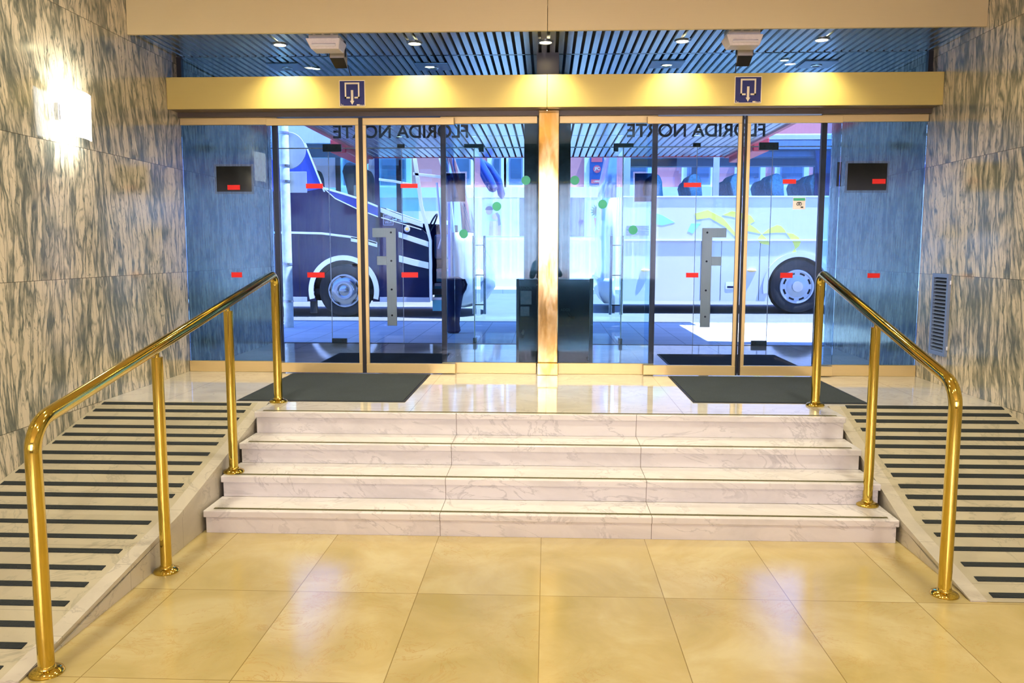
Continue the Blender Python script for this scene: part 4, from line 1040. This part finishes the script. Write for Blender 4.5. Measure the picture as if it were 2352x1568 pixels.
# posters hanging on the shop band
p = box(-1.98, -.86, FY-.1, FY-.06, 2.1, 3.24).build('advert_panel', 'whiterender', r)
m = MB().prism(disc_poly(-1.78, 2.86, .1, 20), FY-.112, FY-.108, 'y'); m.prism(disc_poly(-1.60, 2.70, .095, 20), FY-.114, FY-.11, 'y'); m.build('printed_face', 'skin', p)
m = MB().prism(arc((-1.78, 2.9), .12, 0, 180, 14), FY-.118, FY-.114, 'y').prism([(-1.53, 2.83), (-1.46, 2.74), (-1.42, 2.45), (-1.5, 2.42), (-1.52, 2.66), (-1.58, 2.80)], FY-.118, FY-.114, 'y'); m.build('printed_hair', 'hair', p)
m = MB().prism([(-1.76, 2.56), (-1.5, 2.58), (-1.42, 2.4), (-1.42, 2.12), (-1.8, 2.12)], FY-.116, FY-.112, 'y'); m.build('printed_clothes', 'blouse', p)
box(-.84, -.58, FY-.1, FY-.06, 2.1, 3.26).build('purple_panel', 'purple', r)
box(.66, 1.14, FY-.1, FY-.06, 2.1, 3.26).build('purple_panel', 'purple', r)
p = box(1.29, 1.72, FY-.12, FY-.066, 3.64, 4.5).build('framed_poster', 'posterblue', r)
box(1.34, 1.67, FY-.125, FY-.12, 4.34, 4.47).build('red_band', 'posterred', p); box(1.34, 1.67, FY-.125, FY-.12, 3.70, 3.82).build('red_band', 'posterred', p)
MB().prism(disc_poly(1.51, 4.13, .115, 24), FY-.127, FY-.122, 'y').build('round_emblem', 'posterred', p)
text('lettering', 'JFC', 1.43, 1.59, 4.07, 4.19, FY-.13, 'white', p, bold=.02)
text('lettering', 'LIBRE', 1.42, 1.59, 3.735, 3.785, FY-.13, 'white', p, bold=.02)
p = box(1.22, 1.9, FY-.1, FY-.06, 2.1, 3.2).build('advert_panel', 'whiterender', r)
m = MB()
for i in range(15):
    a_ = 2*PI*i/15; d = (math.cos(a_), math.sin(a_)); c_ = (1.55, 2.86)
    m.prism([c_, (c_[0]+.1*d[0]-.04*d[1], c_[1]+.1*d[1]+.04*d[0]), (c_[0]+.24*d[0], c_[1]+.24*d[1]), (c_[0]+.1*d[0]+.04*d[1], c_[1]+.1*d[1]-.04*d[0])], FY-.106, FY-.1, 'y')
m.build('printed_leaves', 'leaf', p)
MB().prism([(1.44, 2.66), (1.66, 2.66), (1.62, 2.36), (1.48, 2.36)], FY-.108, FY-.1, 'y').build('printed_pot', 'posterred', p)
# ------------------------------------------------------------------ street sign post and bag
r = thing('street_sign', (-3.76, 12.0, HL), 'pale painted street sign post with a round sign and a plate, seen from behind', 'street sign')
MB().tube([(-3.76, 12, HL-.01), (-3.76, 12, 4.6)], .068, 20).build('post', 'pole', r, smooth=True)
for z in (3.32, 2.86, 2.64, 1.46, .92): MB().lathe([(.074, 0), (.074, .03)], (-3.76, 12, z), 'z', 20).build('clamp', 'steel', r)
MB().lathe([(.26, 0), (.265, .01), (.26, .02), (.001, .021)], (-3.74, 12.09, 3.10), 'y', 40).build('round_sign', 'signback', r, smooth=True)
box(-3.80, -3.47, 12.09, 12.10, 2.50, 2.80).build('plate', 'signback', r, bevel=.003)
r = thing('travel_bag', (-1.26, 11.3, HL), 'upright dark blue bag with a looped strap on the pavement by the open street door', 'bag')
prof = [(.075, 0), (.10, .03), (.085, .12), (.095, .25), (.125, .45), (.155, .58), (.165, .66), (.14, .73), (.08, .76), (.02, .765)]
MB().lathe(prof, (-1.27, 11.3, HL), 'z', 24).build('body', 'bag', r, smooth=True)
MB().tube([(-1.17, 11.26, HL+.72), (-1.11, 11.24, HL+.72), (-1.085, 11.24, HL+.66), (-1.10, 11.24, HL+.60), (-1.15, 11.25, HL+.52)], .018, 10).build('strap', 'bag', r, smooth=True)
MB().ellipsoid((-1.37, 11.3, HL+.37), (.06, .07, .36)).build('side_pocket', 'bag', r, smooth=True)
#%%LIGHT
# ------------------------------------------------------------------ lobby behind the viewer: curtained window
r = thing('lobby_curtain', (0, YB+.2, .95), 'long pale pleated curtain on the lobby wall behind the viewer', 'curtain')
rows = []
for i in range(2):
    z = .95 + 2.37*i
    rows.append([(-2.75+5.5*j/320, YB+.2+.05*math.sin(j*1.1)+.03*math.sin(j*.37), z) for j in range(321)])
MB().grid(rows).build('cloth', 'curtain', r, smooth=True)
MB().tube([(-2.85, YB+.2, 3.36), (2.85, YB+.2, 3.36)], .02, 12).build('rod', 'brass', r, smooth=True)
r = st(thing('window_12', (0, YB, .92), 'wide daylit window behind the lobby curtain', 'window'), None, None)
box(-2.8, 2.8, YB+.005, YB+.012, .97, 3.3).build('daylight_pane', 'daylight', r)
for x in (-2.8, -1.4, 0, 1.4, 2.8): box(x-.04, x+.04, YB, YB+.05, .92, 3.35).build('mullion', 'darkmetal', r)

# ------------------------------------------------------------------ the photographer mirrored in the glass, with camera and tripod
def skinned(name, mat, parent, pts, edges, radii, sub=2):
    me = bpy.data.meshes.new(name); me.from_pydata(pts, edges, []); me.materials.append(M[mat])
    o = bpy.data.objects.new(name, me); COL.objects.link(o)
    o.modifiers.new('skin', 'SKIN'); sv = me.skin_vertices[0].data
    for v, rr in zip(sv, radii): v.radius = (rr, rr) if not isinstance(rr, tuple) else rr
    sv[0].use_root = True
    md = o.modifiers.new('sub', 'SUBSURF'); md.levels = sub; md.render_levels = sub
    for p_ in me.polygons: p_.use_smooth = True
    set_parent(o, parent); return o
r = thing('tripod', (0, 0, 0), 'black camera tripod standing on the lobby floor, mirrored in the glass', 'tripod')
for fx, fy in ((-.40, .12), (.42, .12), (.02, -.42)):
    top = Vector((fx*.12, -.10+.06*fy, 1.36)); foot = Vector((fx, fy, .012)); mid = top.lerp(foot, .5)
    l_ = MB().tube([top, mid], .017, 12).tube([mid, foot], .012, 12).build('leg', 'blackplastic', r, smooth=True)
    MB().lathe([(.018, -.012), (.02, .01), (.012, .03)], tuple(foot), 'z', 14).build('rubber_foot', 'seal', l_, smooth=True)
MB().tube([(0, -.10, 1.1), (0, -.10, 1.56)], .016, 14).build('centre_column', 'blackplastic', r, smooth=True)
MB().lathe([(.04, 0), (.045, .03), (.03, .06)], (0, -.10, 1.34), 'z', 18).build('spider', 'blackplastic', r, smooth=True)
box(-.035, .035, -.135, -.065, 1.555, 1.60).build('head', 'blackplastic', r, bevel=.006)
r = thing('camera', (0, -.1, 1.6), 'black camera on the tripod head, mirrored in the glass', 'camera')
box(-.07, .07, -.15, -.085, 1.602, 1.715).build('body', 'blackplastic', r, bevel=.008)
box(-.025, .025, -.15, -.09, 1.70, 1.74).build('viewfinder_hump', 'blackplastic', r, bevel=.006)
MB().lathe([(.038, 0), (.04, .03), (.036, .06), (.034, .06), (.03, .04)], (0, -.088, 1.66), 'y', 28).build('lens', 'blackplastic', r, smooth=True)
r = thing('person', (-.05, -.62, 0), 'person in dark clothes and a cap bending to the camera, mirrored in the glass', 'person')
P_ = [(-.04, -.66, .96), (-.05, -.64, 1.12), (-.06, -.60, 1.30), (-.04, -.56, 1.44), (.04, -.50, 1.54), (.10, -.46, 1.62),     # pelvis spine neck head
      (-.14, -.66, .90), (-.17, -.60, .50), (-.18, -.64, .09), (-.19, -.52, .045), (.06, -.68, .90), (.10, -.62, .50), (.12, -.66, .09), (.13, -.54, .045),
      (-.22, -.56, 1.41), (-.29, -.50, 1.16), (-.12, -.24, 1.45), (-.085, -.15, 1.60), (.13, -.54, 1.41), (.26, -.42, 1.20), (.13, -.22, 1.42), (.085, -.14, 1.60)]
E_ = [(0, 1), (1, 2), (2, 3), (3, 4), (4, 5), (0, 6), (6, 7), (7, 8), (8, 9), (0, 10), (10, 11), (11, 12), (12, 13), (3, 14), (14, 15), (15, 16), (16, 17), (3, 18), (18, 19), (19, 20), (20, 21)]
R_ = [.15, .14, .155, .13, .06, .07, .10, .07, .05, .045, .10, .07, .05, .045, .07, .05, .04, .035, .07, .05, .04, .035]
skinned('body', 'dark_clothes', r, P_, E_, R_)
hd = MB().ellipsoid((.15, -.42, 1.665), (.075, .095, .115), 24, 16).build('head', 'face', r, smooth=True)
MB().lathe([(.092, .0), (.096, .03), (.085, .085), (.05, .118), (.001, .125)], (.15, -.43, 1.69), 'z', 28).build('cap', 'dark_clothes', r, smooth=True)
MB().prism([(.07, -.36), (.08, -.27), (.11, -.235), (.15, -.225), (.19, -.235), (.22, -.27), (.23, -.36)], 1.688, 1.70, 'z').build('cap_peak', 'dark_clothes', r, bevel=.003)
for sx, hx in ((-1, -.085), (1, .085)):
    for i in range(4):
        x_ = hx - sx*.005; z_ = 1.635+.019*i
        skinned('finger', 'face', r, [(x_+sx*.004, -.165, z_-.004), (x_-sx*.0, -.125, z_), (x_-sx*.006, -.10+.006*(i % 2), z_), (x_-sx*.02, -.082, z_)], [(0, 1), (1, 2), (2, 3)], [.010, .009, .0085, .007], 1)
    skinned('thumb', 'face', r, [(hx, -.165, 1.63), (hx-sx*.02, -.168, 1.645), (hx-sx*.04, -.162, 1.665)], [(0, 1), (1, 2)], [.011, .010, .008], 1)

# ------------------------------------------------------------------ light
def lamp(kind, loc, power, color, rot=(0, 0, 0), **kw):
    l = bpy.data.lights.new(kind.lower()+'_lamp', kind); l.energy = power; l.color = color
    for k, v in kw.items(): setattr(l, k, v)
    o = bpy.data.objects.new(kind.lower()+'_lamp', l); COL.objects.link(o); o.location = loc; o.rotation_euler = rot; return o
WARM = (1., .92, .68)
for x in (-2.239, -1.107, -.02, 1.10, 2.226):
    lamp('SPOT', (x, 7.112, ZV-.02), 62, (1., .90, .60), spot_size=math.radians(120), spot_blend=1., shadow_soft_size=.04)
for x, y in ((-2.19, 8.04), (2.13, 7.84)):
    lamp('SPOT', (x, y, ZV-.02), 4, (1., .82, .55), spot_size=math.radians(120), spot_blend=.6, shadow_soft_size=.03)
# lobby ceiling spots
for y in (1.7, 4.5):
    for x in (-2.1, 0, 2.1):
        lamp('SPOT', (x, y, ZC-.03), 140, WARM, spot_size=math.radians(150), spot_blend=1., shadow_soft_size=.09)
lamp('SPOT', (-WX+.07, 5.715, 2.70), 12, (1., .93, .74), (math.radians(180), 0, 0), spot_size=math.radians(168), spot_blend=.5, shadow_soft_size=.05)
lamp('SPOT', (-WX+.07, 5.715, 2.50), 9, (1., .93, .80), spot_size=math.radians(168), spot_blend=.5, shadow_soft_size=.05)
sun = lamp('SUN', (0, 0, 20), 15.0, (1., .96, .90), angle=math.radians(.6))
sun.rotation_euler = Vector((-.36, .10, -1.)).to_track_quat('-Z', 'Y').to_euler()
w = bpy.data.worlds.new('sky'); SC.world = w; w.use_nodes = True
t = w.node_tree; t.nodes.clear()
o = t.nodes.new('ShaderNodeOutputWorld'); b = t.nodes.new('ShaderNodeBackground'); t.links.new(b.outputs[0], o.inputs[0])
g = t.nodes.new('ShaderNodeTexCoord'); sp = t.nodes.new('ShaderNodeSeparateXYZ'); t.links.new(g.outputs['Generated'], sp.inputs[0])
cr = t.nodes.new('ShaderNodeValToRGB'); t.links.new(sp.outputs[2], cr.inputs[0])
cr.color_ramp.elements[0].position = 0.; cr.color_ramp.elements[0].color = (.34, .52, 1., 1)
cr.color_ramp.elements[1].position = .6; cr.color_ramp.elements[1].color = (.17, .36, 1., 1)
t.links.new(cr.outputs[0], b.inputs[0]); b.inputs[1].default_value = 3.0

vs = SC.view_settings; vs.view_transform = 'Standard'; vs.look = 'None'; vs.exposure = .55; vs.gamma = 1.; vs.use_curve_mapping = False
SC.cycles.transparent_max_bounces = 40; SC.cycles.max_bounces = 10; SC.cycles.glossy_bounces = 6; SC.cycles.use_denoising = True
SC.cycles.sample_clamp_indirect = 6.; SC.cycles.caustics_reflective = False; SC.cycles.caustics_refractive = False
